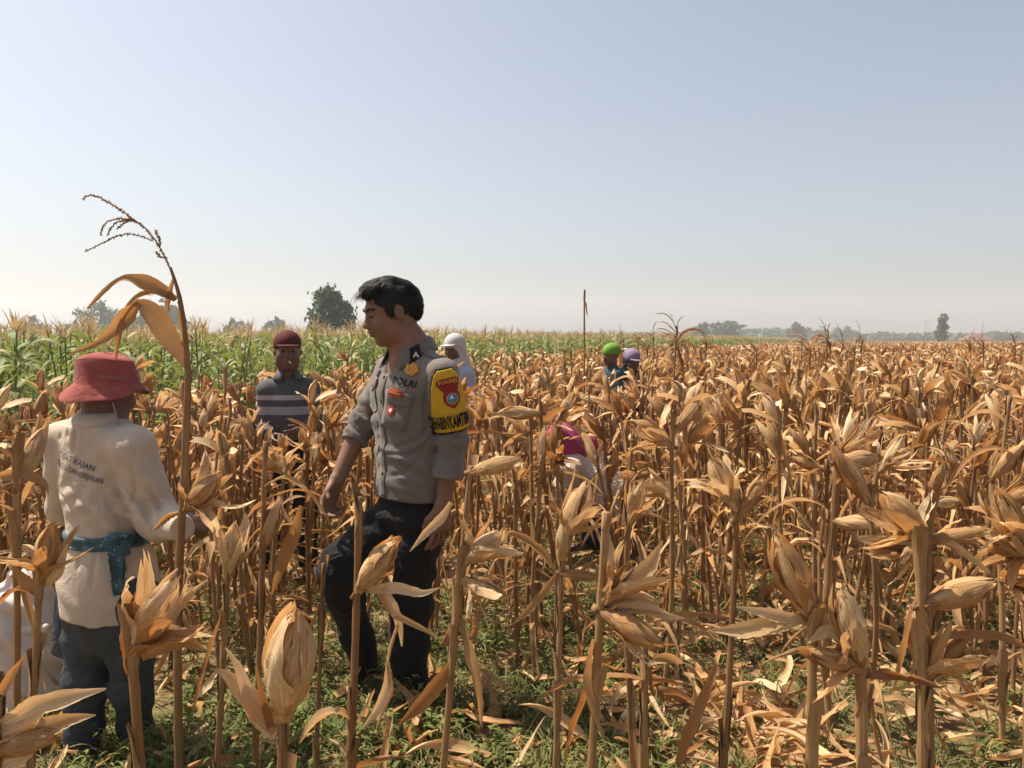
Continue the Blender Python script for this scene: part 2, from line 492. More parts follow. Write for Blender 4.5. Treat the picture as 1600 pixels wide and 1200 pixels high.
def dry_leaf(rng, path, z, az, L, W, mode='hang', **kw):
    o = np.array([math.cos(az), math.sin(az), 0]); s = np.array([-math.sin(az), math.cos(az), 0])
    p0 = on_path(path, z) + o * 0.008
    if mode == 'hang': d, g, late = o * 0.55 + np.array([0, 0, 0.5]), 1.25, 0.0
    elif mode == 'arch': d, g, late = o * 0.6 + np.array([0, 0, 0.9]), 0.8, 0.15
    elif mode == 'out': d, g, late = o + np.array([0, 0, 0.25]), 0.35, 0.3
    else: d, g, late = o * 0.25 + np.array([0, 0, -1.0]), 0.3, 0.0
    kw.setdefault('curl', rng.uniform(0.7, 2.0)); kw.setdefault('twist', rng.uniform(0.6, 2.6))
    return free_leaf(rng, p0, d, s, L, W, grav=g, late=late, **kw)

# library of ears (whole and as single husk leaves) and of plants
class Ear: pass
def make_ear(rng, kind, tilt, L=None, R=None, nst=None, n=12, m=5, cobbed=None, **kw):
    e = Ear()
    e.kind, e.tilt = kind, tilt
    L = (L or rng.uniform(0.16, 0.215)) * 0.92; R = (R or rng.uniform(0.020, 0.026)) * 0.88
    nst = nst or {'closed': 12, 'half': 13, 'open': 11, 'wild': 13}[kind]
    e.strips = ear_strips(rng, tilt, L, R, opens_of(rng, kind, nst), n, m, **kw)
    e.core = cob(tilt, L, R if (cobbed if cobbed is not None else kind in ('closed', 'half')) else R * 0.35)
    return e
def ear_meshes(e, name='ear'):
    if not hasattr(e, 'meshes'):
        e.meshes = (e.core.mesh(name), [s.mesh('husk_leaf') for s in e.strips])
        e.meshes[0].materials.append(M_stalk)
        for k in e.meshes[1]: k.materials.append(M_husk)
    return e.meshes
def ear_joined(e):
    if not hasattr(e, 'joined'):
        mb = MB(); mb.merge(e.core)
        for s in e.strips: mb.merge(s)
        e.jmb = mb
        e.joined = mb.mesh('ear'); e.joined.materials.append(M_husk)
    return e.joined

KINDS = ['closed', 'half', 'open', 'half', 'closed', 'half', 'wild', 'closed', 'half', 'closed', 'half', 'half', 'open', 'closed']
EARS = []
for i, k in enumerate(KINDS):
    tl = [0.25, 0.5, 0.7, 0.55, 0.12, 0.85, 1.0, 0.4, 0.3, 0.6, 0.3, 1.25, 1.0, 1.5][i]
    EARS.append(make_ear(RNG, k, tl))
EARS_LO = []
for i, k in enumerate(KINDS[:10]):
    tl = [0.25, 0.5, 0.7, 0.55, 0.12, 0.85, 1.0, 0.4, 0.3, 1.3][i]
    EARS_LO.append(make_ear(RNG, k, tl, nst=8, n=5, m=2))

class Plant: pass
def make_variant(rng, low=False, bare=False):
    p = Plant()
    h = rng.uniform(0.55, 1.12) if bare else rng.uniform(0.80, 1.08)
    p.h = h
    p.path = stalk_path(rng, h)
    p.stalk_mb = stalk_mesh(rng, p.path, rng.uniform(0.007, 0.0095) if bare else rng.uniform(0.009, 0.0115), rng.uniform(0.0045, 0.0065) if bare else rng.uniform(0.0065, 0.008), 5 if low else 8, 1 if low else 3)
    p.leaf_mb = []
    for k in range(rng.integers(3, 6)):
        z = rng.uniform(0.2, 0.92) * h
        mode = rng.choice(['hang', 'hang', 'arch', 'down', 'out'])
        p.leaf_mb.append(dry_leaf(rng, p.path, z, rng.uniform(0, 6.28), rng.uniform(0.2, 0.5), rng.uniform(0.018, 0.042), mode, n=6 if low else 12, m=2 if low else 4))
    p.ears = []
    for k in range(0 if bare else 1 if rng.random() < 0.65 else 2):
        p.ears.append((on_path(p.path, h - 0.05 - k * rng.uniform(0.14, 0.22)) , rng.uniform(0, 6.28), int(rng.integers(0, len(EARS_LO if low else EARS))), rng.uniform(0.85, 1.12)))
    return p

VARS = [make_variant(RNG, False, i % 3 == 2) for i in range(21)]
for p in VARS:
    p.stalk = p.stalk_mb.mesh('stalk'); p.stalk.materials.append(M_stalk)
    p.leaves = []
    for l in p.leaf_mb:
        me = l.mesh('leaf'); me.materials.append(M_leaf); p.leaves.append(me)

def low_plant_objects(n):
    res = []
    for i in range(n):
        p = make_variant(RNG, True, i % 4 == 3)
        a = MB(); a.merge(p.stalk_mb)
        l = MB()
        for k in p.leaf_mb: l.merge(k)
        for pos, az, e, sc in p.ears:
            ear_joined(EARS_LO[e])
            l.merge(EARS_LO[e].jmb.moved(Matrix.Translation(pos) @ Matrix.Rotation(az, 4, 'Z') @ Matrix.Scale(sc, 4)))
        nst = len(np.concatenate(a.Q))
        a.merge(l)
        me = a.mesh('dry_corn_far.%03d' % i)
        me.materials.append(M_stalk); me.materials.append(M_husk)
        mi = np.ones(len(me.polygons), np.int32); mi[:nst] = 0
        me.polygons.foreach_set('material_index', mi)
        res.append(obj('dry_corn_far.%03d' % i, me, link=False))
    return res

# ------------------------------------------------------------------ scattering (for what nobody could count)
def scatter(name, pts, rot, scl, idx, sources, label, group_name=None):
    pts = np.asarray(pts, np.float32)
    me = bpy.data.meshes.new(name)
    me.vertices.add(len(pts)); me.vertices.foreach_set('co', pts.ravel())
    a = me.attributes.new('rot', 'FLOAT_VECTOR', 'POINT'); a.data.foreach_set('vector', np.asarray(rot, np.float32).ravel())
    a = me.attributes.new('scl', 'FLOAT', 'POINT'); a.data.foreach_set('value', np.asarray(scl, np.float32).ravel())
    a = me.attributes.new('idx', 'INT', 'POINT'); a.data.foreach_set('value', np.asarray(idx, np.int32).ravel())
    src = bpy.data.collections.new(name + '_kinds')
    for o in sources: src.objects.link(o)
    ng = bpy.data.node_groups.new(name, 'GeometryNodeTree')
    ng.interface.new_socket('Geometry', in_out='INPUT', socket_type='NodeSocketGeometry')
    ng.interface.new_socket('Geometry', in_out='OUTPUT', socket_type='NodeSocketGeometry')
    gi = ng.nodes.new('NodeGroupInput'); go = ng.nodes.new('NodeGroupOutput')
    ci = ng.nodes.new('GeometryNodeCollectionInfo')
    ci.inputs['Collection'].default_value = src
    ci.inputs['Separate Children'].default_value = True
    ci.inputs['Reset Children'].default_value = True
    ip = ng.nodes.new('GeometryNodeInstanceOnPoints')
    ip.inputs['Pick Instance'].default_value = True
    def attr(nm, ty):
        n = ng.nodes.new('GeometryNodeInputNamedAttribute'); n.data_type = ty; n.inputs['Name'].default_value = nm
        return n.outputs['Attribute']
    ng.links.new(gi.outputs[0], ip.inputs['Points'])
    ng.links.new(ci.outputs[0], ip.inputs['Instance'])
    ng.links.new(attr('idx', 'INT'), ip.inputs['Instance Index'])
    ng.links.new(attr('rot', 'FLOAT_VECTOR'), ip.inputs['Rotation'])
    ng.links.new(attr('scl', 'FLOAT'), ip.inputs['Scale'])
    ng.links.new(ip.outputs[0], go.inputs[0])
    o = obj(name, me)
    md = o.modifiers.new('scatter', 'NODES'); md.node_group = ng
    tag(o, label, kind='stuff')
    return o

# ------------------------------------------------------------------ where the people stand (x, y) and what must stay clear of them
FARMER_Y, POLICE_Y = 2.65, 2.95
PEOPLE_AT = {
    'farmer': ((155 - 800) / F_PX * FARMER_Y, FARMER_Y), 'police': ((642 - 800) / F_PX * POLICE_Y, POLICE_Y),
    'striped': ((450 - 800) / F_PX * 4.8, 4.8), 'hood': ((712 - 800) / F_PX * 6.9, 6.9), 'green': ((957 - 800) / F_PX * 8.6, 8.6),
    'purple': ((986 - 800) / F_PX * 9.0, 9.0), 'bender': ((930 - 800) / F_PX * 5.0, 5.0), 'edge': ((1604 - 800) / F_PX * 8.6, 8.6),
    'sack': (-2.05, 3.14),
}
def dry_side(x, y): return y - 2.4 * x < 14.3

# ------------------------------------------------------------------ dry corn: the plants nearest the camera, each as it stands in the photograph
def px_leaf(pts, Y, wpx, turn=0.0, curl=0.6, n=22, m=4, tint=0.5, base=(0, 0, 0), rag=0.04, seed=0):
    """a leaf through points (px, py[, dY]) with widths in photograph pixels, about the distance Y"""
    r = np.random.default_rng(seed + 5)
    Q = np.array([P(q[0], q[1], Y + (q[2] if len(q) > 2 else 0)) for q in pts])
    s = np.concatenate([[0], np.cumsum(np.linalg.norm(np.diff(Q, axis=0), axis=1))]); s /= s[-1]
    t = np.linspace(0, 1, n)
    path = np.stack([np.interp(t, s, Q[:, k]) for k in range(3)], 1)
    for _ in range(2): path[1:-1] = 0.25 * path[:-2] + 0.5 * path[1:-1] + 0.25 * path[2:]
    w = np.interp(t, np.linspace(0, 1, len(wpx)), wpx) * Y / F_PX
    w = w * (1 + r.normal(0, rag, n))
    d = np.gradient(path, axis=0); d /= np.linalg.norm(d, axis=1)[:, None]
    vd = path - np.array([0, 0, CAM_H]); vd /= np.linalg.norm(vd, axis=1)[:, None]
    sd = np.cross(d, vd); sd /= np.linalg.norm(sd, axis=1)[:, None] + 1e-9
    inn = np.cross(d, sd)
    a = np.interp(t, np.linspace(0, 1, len(np.atleast_1d(turn))), np.atleast_1d(turn))[:, None]
    s2 = np.cos(a) * sd + np.sin(a) * inn; i2 = -np.sin(a) * sd + np.cos(a) * inn
    half = curl * (0.7 + 0.6 * r.random(n))
    return sheet(path - np.array(base), s2, i2, w, half, m, tint)

HERO_XY = []
def hero(label, Y, top, low, ears=(), leaves=(), pxl=(), r=0.0115, seed=0, name='corn_plant', group=None):
    rng = np.random.default_rng(seed)
    T, Lw = P(top[0], top[1], Y), P(low[0], low[1], Y)
    d = (Lw - T) / (T.z - Lw.z)
    g = 0.0
    for _ in range(3):
        B = T + d * (T.z - g); g = float(gh(B.x, B.y))
    B = T + d * (T.z - g)
    HERO_XY.append((B.x, B.y))
    h = T.z - g
    path = stalk_path(rng, h, lean=((T.x - B.x) / h, (T.y - B.y) / h))
    off = np.array([T.x - B.x, T.y - B.y]) - path[-1, :2]
    path[:, :2] += off * ((path[:, 2:3] - path[0, 2]) / (path[-1, 2] - path[0, 2]))
    root = empty(name, B)
    tag(root, label, 'corn plant', group)
    obj('stalk', stalk_mesh(rng, path, r * 0.88, r * 0.6, 10, 5).mesh('stalk'), M_stalk, root)
    for (py, az, tilt, kind, L, R, *kw) in ears:
        z = min(h - 0.005, P(top[0], py, Y).z - g)
        e = make_ear(rng, kind, math.radians(tilt), L * 0.95, R * 0.95, n=14, m=6, **{'wmul': 1.15, **(kw[0] if kw else {})})
        core, strips = ear_meshes(e)
        eo = obj('ear', core, None, root, on_path(path, z), (0, 0, math.radians(az)))
        for sm in strips: obj('husk_leaf', sm, None, eo)
    for (py, az, L, W, mode, *kw) in leaves:
        z = min(h - 0.01, P(top[0], py, Y).z - g)
        obj('leaf', dry_leaf(rng, path, z, math.radians(az), L, W, mode, n=16, m=5, **(kw[0] if kw else {})).mesh('leaf'), M_leaf, root)
    for k, (pts, w, kw) in enumerate(pxl):
        mt = kw.pop('mat', M_leaf)
        obj('leaf', px_leaf(pts, Y, w, base=B, seed=seed + k, **kw).mesh('leaf'), mt, root)
    return root

D = math.degrees
hero('thick dry stalk with upright frayed ear in front of the farmer\'s legs', 1.3, (203, 962), (210, 1190),
     [(1020, -8, 33, 'half', 0.185, 0.034, dict(wmul=1.3))], [],
     [([(205, 1050), (197, 1000), (200, 955), (212, 925)], [24, 30, 20, 2], dict(curl=1.6, tint=0.8)),
      ([(222, 1028), (255, 1008), (290, 1000), (320, 1016)], [14, 30, 28, 6], dict(curl=1.0, tint=0.3, mat=M_husk)),
      ([(225, 1020), (262, 965), (295, 930), (325, 905)], [10, 22, 18, 2], dict(curl=0.9, tint=0.1, mat=M_husk)),
      ([(215, 1020), (232, 955), (256, 912), (278, 888)], [14, 26, 22, 4], dict(curl=1.1, tint=0.4, mat=M_husk))], r=0.0125, seed=3)
hero('dry plant cut off by the frame edge with pale husks spread towards the farmer', 1.02, (-6, 1090), (-4, 1190),
     [(1175, -6, 70, 'closed', 0.10, 0.022, dict(wmul=1.2))], [],
     [([(0, 1085), (20, 1050), (42, 1022)], [18, 14, 1], dict(tint=0.5)),
      ([(0, 1140), (60, 1102), (120, 1086), (166, 1076)], [30, 42, 30, 3], dict(curl=0.9, tint=0.05, mat=M_husk)),
      ([(0, 1155), (55, 1142), (110, 1124), (150, 1117)], [40, 48, 28, 2], dict(curl=0.8, tint=0.15, mat=M_husk)),
      ([(-5, 1195), (35, 1165), (62, 1140), (66, 1120)], [50, 64, 40, 6], dict(curl=0.8, tint=0.2, mat=M_husk))], seed=4)
hero('tall straight stalk before the white sack beside a shorter one', 1.8, (27, 690), (22, 1090), [(760, 60, 25, 'closed', 0.17, 0.026)],
     [(800, 200, 0.25, 0.03, 'hang'), (905, -20, 0.3, 0.03, 'down')], [([(0, 745), (35, 738), (72, 755), (75, 772)], [18, 22, 16, 2], dict(tint=0.62, curl=1.0))], seed=5)
hero('stalk with a narrow upright ear between white sack and farmer\'s hip', 1.75, (62, 905), (57, 1090), [(915, 0, 14, 'half', 0.165, 0.027)],
     [(930, 180, 0.16, 0.03, 'hang')], [([(60, 925), (35, 905), (22, 885)], [16, 20, 4], dict(tint=0.6)), ([(65, 915), (88, 900), (105, 850)], [14, 18, 3], dict(tint=0.05, mat=M_husk))], seed=6)
hero('plump closed ear with smooth husk standing upright in front of the policeman\'s legs', 1.28, (442, 1122), (441, 1195),
     [(1128, -15, 9, 'closed', 0.235, 0.040, dict(tint0=0.32, wmul=1.5, nst=9))], [], [([(430, 1150), (400, 1120), (372, 1040), (352, 1012)], [18, 28, 18, 2], dict(tint=0.1, mat=M_husk)), ([(430, 1145), (395, 1095), (350, 1050), (335, 1048)], [14, 36, 30, 4], dict(tint=0.3, mat=M_husk)), ([(425, 1140), (408, 1080), (400, 1040)], [16, 12, 3], dict(tint=0.5))], r=0.014, seed=7)
hero('leaning bare-topped stalk with frayed ear crossing the policeman\'s black trousers', 1.6, (562, 776), (540, 1190),
     [(925, -10, 36, 'closed', 0.17, 0.031, dict(wmul=1.2))], [(1120, 200, 0.14, 0.04, 'hang')],
     [([(575, 922), (620, 918), (660, 928), (688, 918)], [10, 20, 15, 1], dict(tint=0.0, mat=M_husk)),
      ([(600, 918), (618, 955), (626, 985), (628, 1010)], [8, 16, 12, 2], dict(tint=0.1, mat=M_husk)),
      ([(622, 975), (610, 1010), (605, 1040)], [8, 7, 5], dict(tint=0.1, mat=M_husk, curl=1.4)),
      ([(606, 1035), (606, 1070), (590, 1110), (566, 1140)], [6, 16, 14, 4], dict(tint=0.02, mat=M_husk)),
      ([(606, 1040), (612, 1080), (596, 1115), (588, 1140)], [4, 9, 8, 1], dict(tint=0.12, mat=M_husk)),
      ([(590, 925), (615, 960), (660, 982), (690, 1000)], [8, 12, 9, 1], dict(tint=0.2, mat=M_husk))], r=0.0115, seed=8)
hero('stalk with two ears, the upper one level, right beside the policeman\'s hand', 1.85, (736, 728), (690, 1190),
     [(738, -5, 74, 'closed', 0.135, 0.026, dict(tint0=0.1)), (882, -5, 48, 'half', 0.15, 0.026), (905, -20, 105, 'half', 0.14, 0.022)], [(960, -30, 0.3, 0.03, 'down')],
     [([(705, 785), (690, 810), (668, 830), (640, 862)], [8, 16, 12, 1], dict(tint=0.1, mat=M_husk)),
      ([(714, 1025), (690, 1062), (655, 1105), (620, 1135)], [10, 26, 24, 2], dict(tint=0.85, curl=0.8)),
      ([(722, 950), (705, 985), (690, 1012), (700, 990)], [8, 14, 10, 2], dict(tint=0.6)),
      ([(738, 960), (742, 985), (735, 1000)], [22, 26, 8], dict(tint=0.6, curl=1.8))], r=0.0115, seed=9)
hero('stalk with wide open empty husks in the middle of the near row', 1.35, (947, 800), (929, 1190),
     [(948, 0, 40, 'open', 0.13, 0.028, dict(nst=6)), (955, -25, 110, 'half', 0.15, 0.030, dict(nst=7))], [(1060, 150, 0.2, 0.03, 'down'), (1000, 190, 0.18, 0.03, 'down')],
     [([(950, 940), (985, 912), (1015, 885), (1035, 845)], [14, 34, 26, 2], dict(tint=0.0, mat=M_husk)),
      ([(948, 940), (955, 910), (985, 875)], [10, 16, 2], dict(tint=0.75)),
      ([(955, 905), (953, 865), (952, 830)], [8, 16, 1], dict(tint=0.05, mat=M_husk)),
      ([(950, 948), (1000, 945), (1040, 962), (1070, 966)], [12, 26, 16, 1], dict(tint=0.08, mat=M_husk))], r=0.011, seed=10)
hero('short broken-off stalk stub behind the open-husk plant', 1.8, (1008, 1035), (1006, 1190), [], [(1060, 200, 0.28, 0.035, 'out'), (1045, 20, 0.22, 0.03, 'hang')], seed=11)
hero('stalk with tattered leaning ear and pale straw husk held out sideways', 1.3, (1269, 960), (1268, 1190),
     [(968, 182, 25, 'closed', 0.19, 0.031, dict(wmul=1.4, tint0=0.4))], [],
     [([(1262, 968), (1220, 972), (1165, 985), (1105, 985)], [18, 34, 26, 1], dict(tint=0.0, mat=M_husk)),
      ([(1262, 972), (1215, 962), (1150, 948)], [14, 22, 2], dict(tint=0.12, mat=M_husk)),
      ([(1270, 955), (1310, 985), (1345, 1030)], [16, 34, 6], dict(tint=0.2, mat=M_husk))], r=0.0125, seed=12)
hero('stalk with snug upright ear next to the pale straw husk', 1.28, (1346, 1040), (1345, 1195),
     [(1042, 178, 16, 'closed', 0.165, 0.032, dict(wmul=1.4)), (1045, 190, 70, 'half', 0.13, 0.026, dict(nst=6))], [(1060, -10, 0.14, 0.03, 'out')],
     [([(1335, 1010), (1315, 990), (1290, 985), (1262, 1005)], [12, 24, 20, 2], dict(tint=0.3, mat=M_husk))], r=0.0145, seed=13)
hero('doubled stalk carrying two level ears with split tips', 1.42, (1437, 850), (1438, 1190),
     [(945, -4, 72, 'closed', 0.165, 0.032, dict(wmul=1.2)), (1062, 2, 44, 'half', 0.14, 0.026), (1055, 95, 14, 'closed', 0.14, 0.022)], [(1000, -10, 0.25, 0.022, 'out'), (940, 160, 0.2, 0.03, 'down')], [], r=0.0125, seed=14)
hero('plant crowned by a big fan of husks above the doubled stalk', 1.85, (1452, 800), (1452, 1190),
     [(850, 178, 42, 'half', 0.19, 0.034), (855, 185, 88, 'half', 0.17, 0.026, dict(nst=8)), (845, 0, 80, 'half', 0.16, 0.026, dict(nst=9))], [(900, 30, 0.25, 0.03, 'hang')], [], r=0.0125, seed=15)
hero('slim stalk with dark-based upright ear in front of the bending worker', 2.05, (1152, 790), (1132, 1180),
     [(798, 182, 27, 'half', 0.19, 0.033), (812, 0, 32, 'closed', 0.15, 0.022)], [(850, 0, 0.2, 0.03, 'down')], [([(1120, 1040), (1095, 1100), (1075, 1150), (1060, 1190)], [10, 18, 20, 12], dict(tint=0.55))], seed=16)
hero('plant at the frame edge with curled brown husks', 1.9, (1606, 830), (1606, 1190), [(850, 170, 30, 'half', 0.18, 0.03), (868, 200, 70, 'half', 0.16, 0.026)], [(870, 190, 0.3, 0.035, 'hang')], [], seed=17)
hero('stalk with bundled ears just before the bending worker\'s knees', 2.2, (878, 800), (868, 1180),
     [(850, 0, 22, 'half', 0.22, 0.032), (885, 0, 6, 'closed', 0.17, 0.026), (895, -10, 95, 'closed', 0.12, 0.02)], [(900, 180, 0.3, 0.03, 'arch')],
     [([(868, 900), (850, 925), (825, 955), (802, 975)], [8, 14, 12, 2], dict(tint=0.7))], seed=18)
hero('dried plant with drooping orange leaf left of the policeman\'s knee', 2.35, (415, 690), (400, 1100),
     [(860, 30, 18, 'closed', 0.2, 0.03)], [(760, -20, 0.3, 0.035, 'hang')], [([(470, 790), (462, 830), (440, 880), (425, 930)], [6, 24, 20, 3], dict(tint=0.85))], seed=19)
hero('thin stalk between farmer and policeman with closed grey ear', 2.2, (357, 870), (345, 1090), [(905, 10, 8, 'half', 0.19, 0.03)], [(950, 200, 0.3, 0.03, 'down')], [], seed=20)
hero('thin crooked stalk with leaf in front of the policeman\'s raised shoe', 2.3, (505, 880), (495, 1110), [], [(950, 170, 0.25, 0.03, 'down')], [], r=0.009, seed=21)

# the one tall plant that kept its tassel, beside the farmer
def tassel_mb(P0, pts, Y, base, rng, thick=5.0):
    mb = MB()
    def spike(pp, w0, w1, rough):
        Q = np.array([P(a[0], a[1], Y + (a[2] if len(a) > 2 else 0)) for a in pp]) - np.array(base)
        s = np.concatenate([[0], np.cumsum(np.linalg.norm(np.diff(Q, axis=0), axis=1))]); s /= s[-1]
        n = max(8, int(len(pp) * 9))
        t = np.linspace(0, 1, n)
        path = np.stack([np.interp(t, s, Q[:, k]) for k in range(3)], 1)
        for _ in range(3): path[1:-1] = 0.25 * path[:-2] + 0.5 * path[1:-1] + 0.25 * path[2:]
        w = (w0 + (w1 - w0) * t) * Y / F_PX / 2
        tube(path, w * 0.8, 5, True, 0.35, mb)
        if rough:
            for k in range(2, n):
                for j in range(rough):
                    u = rng.random(); c = path[k - 1] * (1 - u) + path[k] * u
                    d = nrm(nrm(path[k] - path[k - 1]) + rng.normal(0, 0.6, 3))
                    l = rng.uniform(0.005, 0.009) * Y / 2.3
                    free_leaf(rng, c, d, rng.normal(0, 1, 3), l, l * 0.4, 3, 0.1, 0.1, 0.2, 0.5, 1, rng.uniform(0.1, 0.7), mb=mb)
    for pp, w0, w1, rough in pts: spike(pp, w0, w1, rough)
    return mb

YT = 2.33
rngT = np.random.default_rng(77)
pb_ = P(281, 890, YT)
gB = P(276, 1120, YT); gB.z = float(gh(gB.x, gB.y))
HERO_XY.append((gB.x, gB.y))
tall = empty('tasselled_corn_plant', gB)
tag(tall, 'tallest dry corn plant, bent tassel and drooping orange leaves, gripped by the farmer', 'corn plant')
Qp = [np.array(gB) - np.array([0, 0, 0.06])] + [np.array(P(a, b, YT)) for a, b in ((277, 1000), (280, 880), (288, 740), (294, 600), (291, 530), (283, 470), (272, 432), (266, 418))]
Qp = np.array(Qp) - np.array(gB)
tt = np.linspace(0, 1, 60); ss = np.concatenate([[0], np.cumsum(np.linalg.norm(np.diff(Qp, axis=0), axis=1))]); ss /= ss[-1]
pt = np.stack([np.interp(tt, ss, Qp[:, k]) for k in range(3)], 1)
for _ in range(3): pt[1:-1] = 0.25 * pt[:-2] + 0.5 * pt[1:-1] + 0.25 * pt[2:]
rr = np.interp(tt, [0, 0.5, 0.75, 1], [0.0125, 0.012, 0.0105, 0.0045]) * (1 + 0.2 * np.exp(-(((tt * 9) % 1 - 0.5) / 0.08) ** 2))
mbs = tube(pt, rr, 10, True, 0.55)
obj('stalk', mbs.mesh('stalk'), M_stalk, tall)
for k, (pts, w, kw) in enumerate([
    ([(274, 470), (255, 455), (225, 440), (195, 432), (172, 447), (152, 466), (136, 483)], [10, 24, 26, 12, 10, 8, 3], dict(tint=0.45, curl=0.7, turn=[0.5, 0.2, 0.1, 0.9, 0.5, 0.3])),
    ([(276, 466), (245, 456), (216, 462), (200, 480), (190, 510), (184, 540), (181, 562)], [8, 16, 14, 12, 14, 10, 4], dict(tint=0.5, curl=1.0, turn=[0.3, 0.8, 1.0, 0.6, 0.3])),
    ([(294, 575), (280, 553), (262, 525), (245, 495), (222, 474), (208, 474)], [10, 22, 32, 38, 30, 8], dict(tint=0.3, curl=0.45, turn=[0.2, 0, -0.1, 0.2])),
    ([(218, 474), (205, 488), (185, 512), (160, 532), (135, 545), (106, 554)], [12, 32, 22, 12, 8, 2], dict(tint=0.55, curl=0.9, turn=[0.2, 0.3, 0.5])),
    ([(272, 432), (266, 452), (262, 470), (262, 488)], [4, 9, 10, 6], dict(tint=0.7, curl=1.2)),
    ([(280, 470), (285, 500), (288, 525), (284, 540)], [8, 14, 14, 4], dict(tint=0.4, curl=1.5)),
    ([(283, 800), (262, 808), (240, 828)], [8, 18, 4], dict(tint=0.75, curl=1.5)),
]):
    obj('leaf', px_leaf(pts, YT, w, base=gB, seed=90 + k, **kw).mesh('leaf'), M_leaf, tall)
obj('tassel', tassel_mb(None, [
    ([(266, 420), (255, 396), (243, 376), (228, 357), (205, 340), (180, 322), (155, 308), (140, 304), (129, 311)], 3, 2.0, 4),
    ([(240, 377), (222, 369), (200, 365), (178, 370), (158, 381), (135, 392)], 2.0, 1.4, 3),
    ([(222, 351), (205, 343), (185, 341), (168, 346), (160, 355), (157, 366)], 1.8, 1.2, 3),
    ([(212, 345), (196, 344), (180, 348), (172, 358), (169, 366)], 1.6, 1.0, 3),
    ([(204, 341), (192, 350), (184, 357)], 1.4, 1.0, 3),
    ([(250, 386), (249, 374), (243, 361)], 1.8, 1.0, 3),
    ([(257, 403), (249, 400), (244, 394)], 1.8, 1.0, 2)], YT, gB, rngT).mesh('tassel'), M_tassel, tall)
e = make_ear(rngT, 'half', math.radians(46), 0.2, 0.034, n=12, m=5)
core, strips = ear_meshes(e)
eo = obj('ear', core, None, tall, np.array(P(287, 800, YT)) - np.array(gB), (0, 0, math.radians(-10)))
for sm in strips: obj('husk_leaf', sm, None, eo)

# uncut plants whose dry tassels show against the sky
def tasselled(label, px, Y, top_py, bend, seed, leafy=3):
    rng = np.random.default_rng(seed)
    X = (px - 800) / F_PX * Y
    B = Vector((X, Y, float(gh(X, Y))))
    T = P(px, top_py, Y)
    h = (T.z - B.z) * 0.86
    path = stalk_path(rng, h, lean=(rng.normal(0, 0.03), 0), n=24)
    root = empty('tasselled_corn_plant', B)
    tag(root, label, 'corn plant', None)
    obj('stalk', stalk_mesh(rng, path, 0.010, 0.005, 6, 2).mesh('stalk'), M_stalk, root)
    for k in range(leafy + 3):
        z = h * rng.uniform(0.66, 0.98)
        obj('leaf', dry_leaf(rng, path, z, math.radians(180 if rng.random() < 0.6 else 0) + rng.normal(0, 0.5), rng.uniform(0.14, 0.34), rng.uniform(0.03, 0.05), rng.choice(['arch', 'hang', 'down']), n=12, m=3, tint=rng.uniform(0.3, 1)).mesh('leaf'), M_leaf, root)
    mb = MB()
    for k in range(9):
        d = np.array([bend * (0.5 + 0.25 * k) + rng.normal(0, 0.2), rng.normal(0, 0.4), 1.0])
        free_leaf(rng, path[-1] - np.array([0, 0, 0.01 * k]), d, [0, 1, 0], 0.3 if k == 0 else rng.uniform(0.14, 0.26), 0.018, 9, 0.35, 0.3, 0.4, 1.5, 2, rng.uniform(0.4, 0.9), mb=mb, ragged=0.35)
    obj('tassel', mb.mesh('tassel'), M_tassel, root)
    e = EARS[seed % len(EARS)]
    obj('ear', ear_joined(e), None, root, on_path(path, h * 0.62), (0, 0, rng.uniform(0, 6.28)))
tasselled('tall dry plant with hooked leaves against the sky, near the two headscarves', 1040, 6.0, 466, -0.5, 201, 4)
tasselled('dry tassels and leaves rising over the brown field, tallest of the right-hand clump', 1282, 8.0, 486, -0.5, 202, 3)
tasselled('drooping tassel next to the tallest of the right-hand clump', 1300, 8.3, 500, -0.3, 203, 4)
tasselled('leaning tassel with arched leaf, third in the right-hand clump', 1340, 8.2, 498, -0.7, 204, 3)
tasselled('low tassel just right of the two headscarves', 1062, 8.6, 498, -0.3, 205, 3)
tasselled('small tassel sprouting before the umbrella-shaped tree', 1100, 9.5, 506, -0.2, 206, 3)
tasselled('tall plant stooping in front of the umbrella-shaped tree', 1180, 7.0, 510, -0.8, 207, 3)
tasselled('tassel standing left of the far house roof', 1518, 9.5, 512, -0.2, 208, 2)
tasselled('tassel standing right of the far house roof', 1538, 9.5, 508, -0.4, 209, 2)
tasselled('faint tassel near the frame edge by the far round tree', 1590, 10.0, 508, -0.6, 210, 3)
tasselled('dry plant with long arched leaf left of the green headscarf', 900, 7.5, 512, -0.6, 211, 3)
tasselled('frayed plant right behind the green headscarf', 1000, 9.6, 500, -0.5, 212, 3)
tasselled('frayed plant in front of the far hazy wood', 1020, 10.4, 496, -0.5, 213, 3)
for i_, (px_, Y_, py_, where) in enumerate(((975, 9.8, 506, 'first'), (1008, 8.2, 508, 'second'), (1050, 9.2, 504, 'third'), (1075, 7.4, 512, 'fourth'))):
    tasselled('wispy tassel over the brown rows, %s of four right of the two headscarves' % where, px_, Y_, py_, -0.4, 220 + i_, 2)
for i_, (px_, Y_, py_, where) in enumerate(((1252, 9.0, 498, 'leftmost'), (1268, 7.6, 506, 'second from the left'), (1312, 9.4, 508, 'second from the right'), (1326, 7.8, 512, 'rightmost'))):
    tasselled('small tassel at the foot of the sky-high clump, %s' % where, px_, Y_, py_, -0.4, 230 + i_, 2)
_r = np.random.default_rng(5)
X_ = (913 - 800) / F_PX * 7.8
bp_ = empty('bare_corn_stalk', (X_, 7.8, float(gh(X_, 7.8))))
tag(bp_, 'bare upright stick-like stalk poking into the sky left of the green headscarf', 'corn plant')
hh = P(913, 459, 7.8).z - bp_.location.z
pth = stalk_path(_r, hh, (0.0, 0), 20)
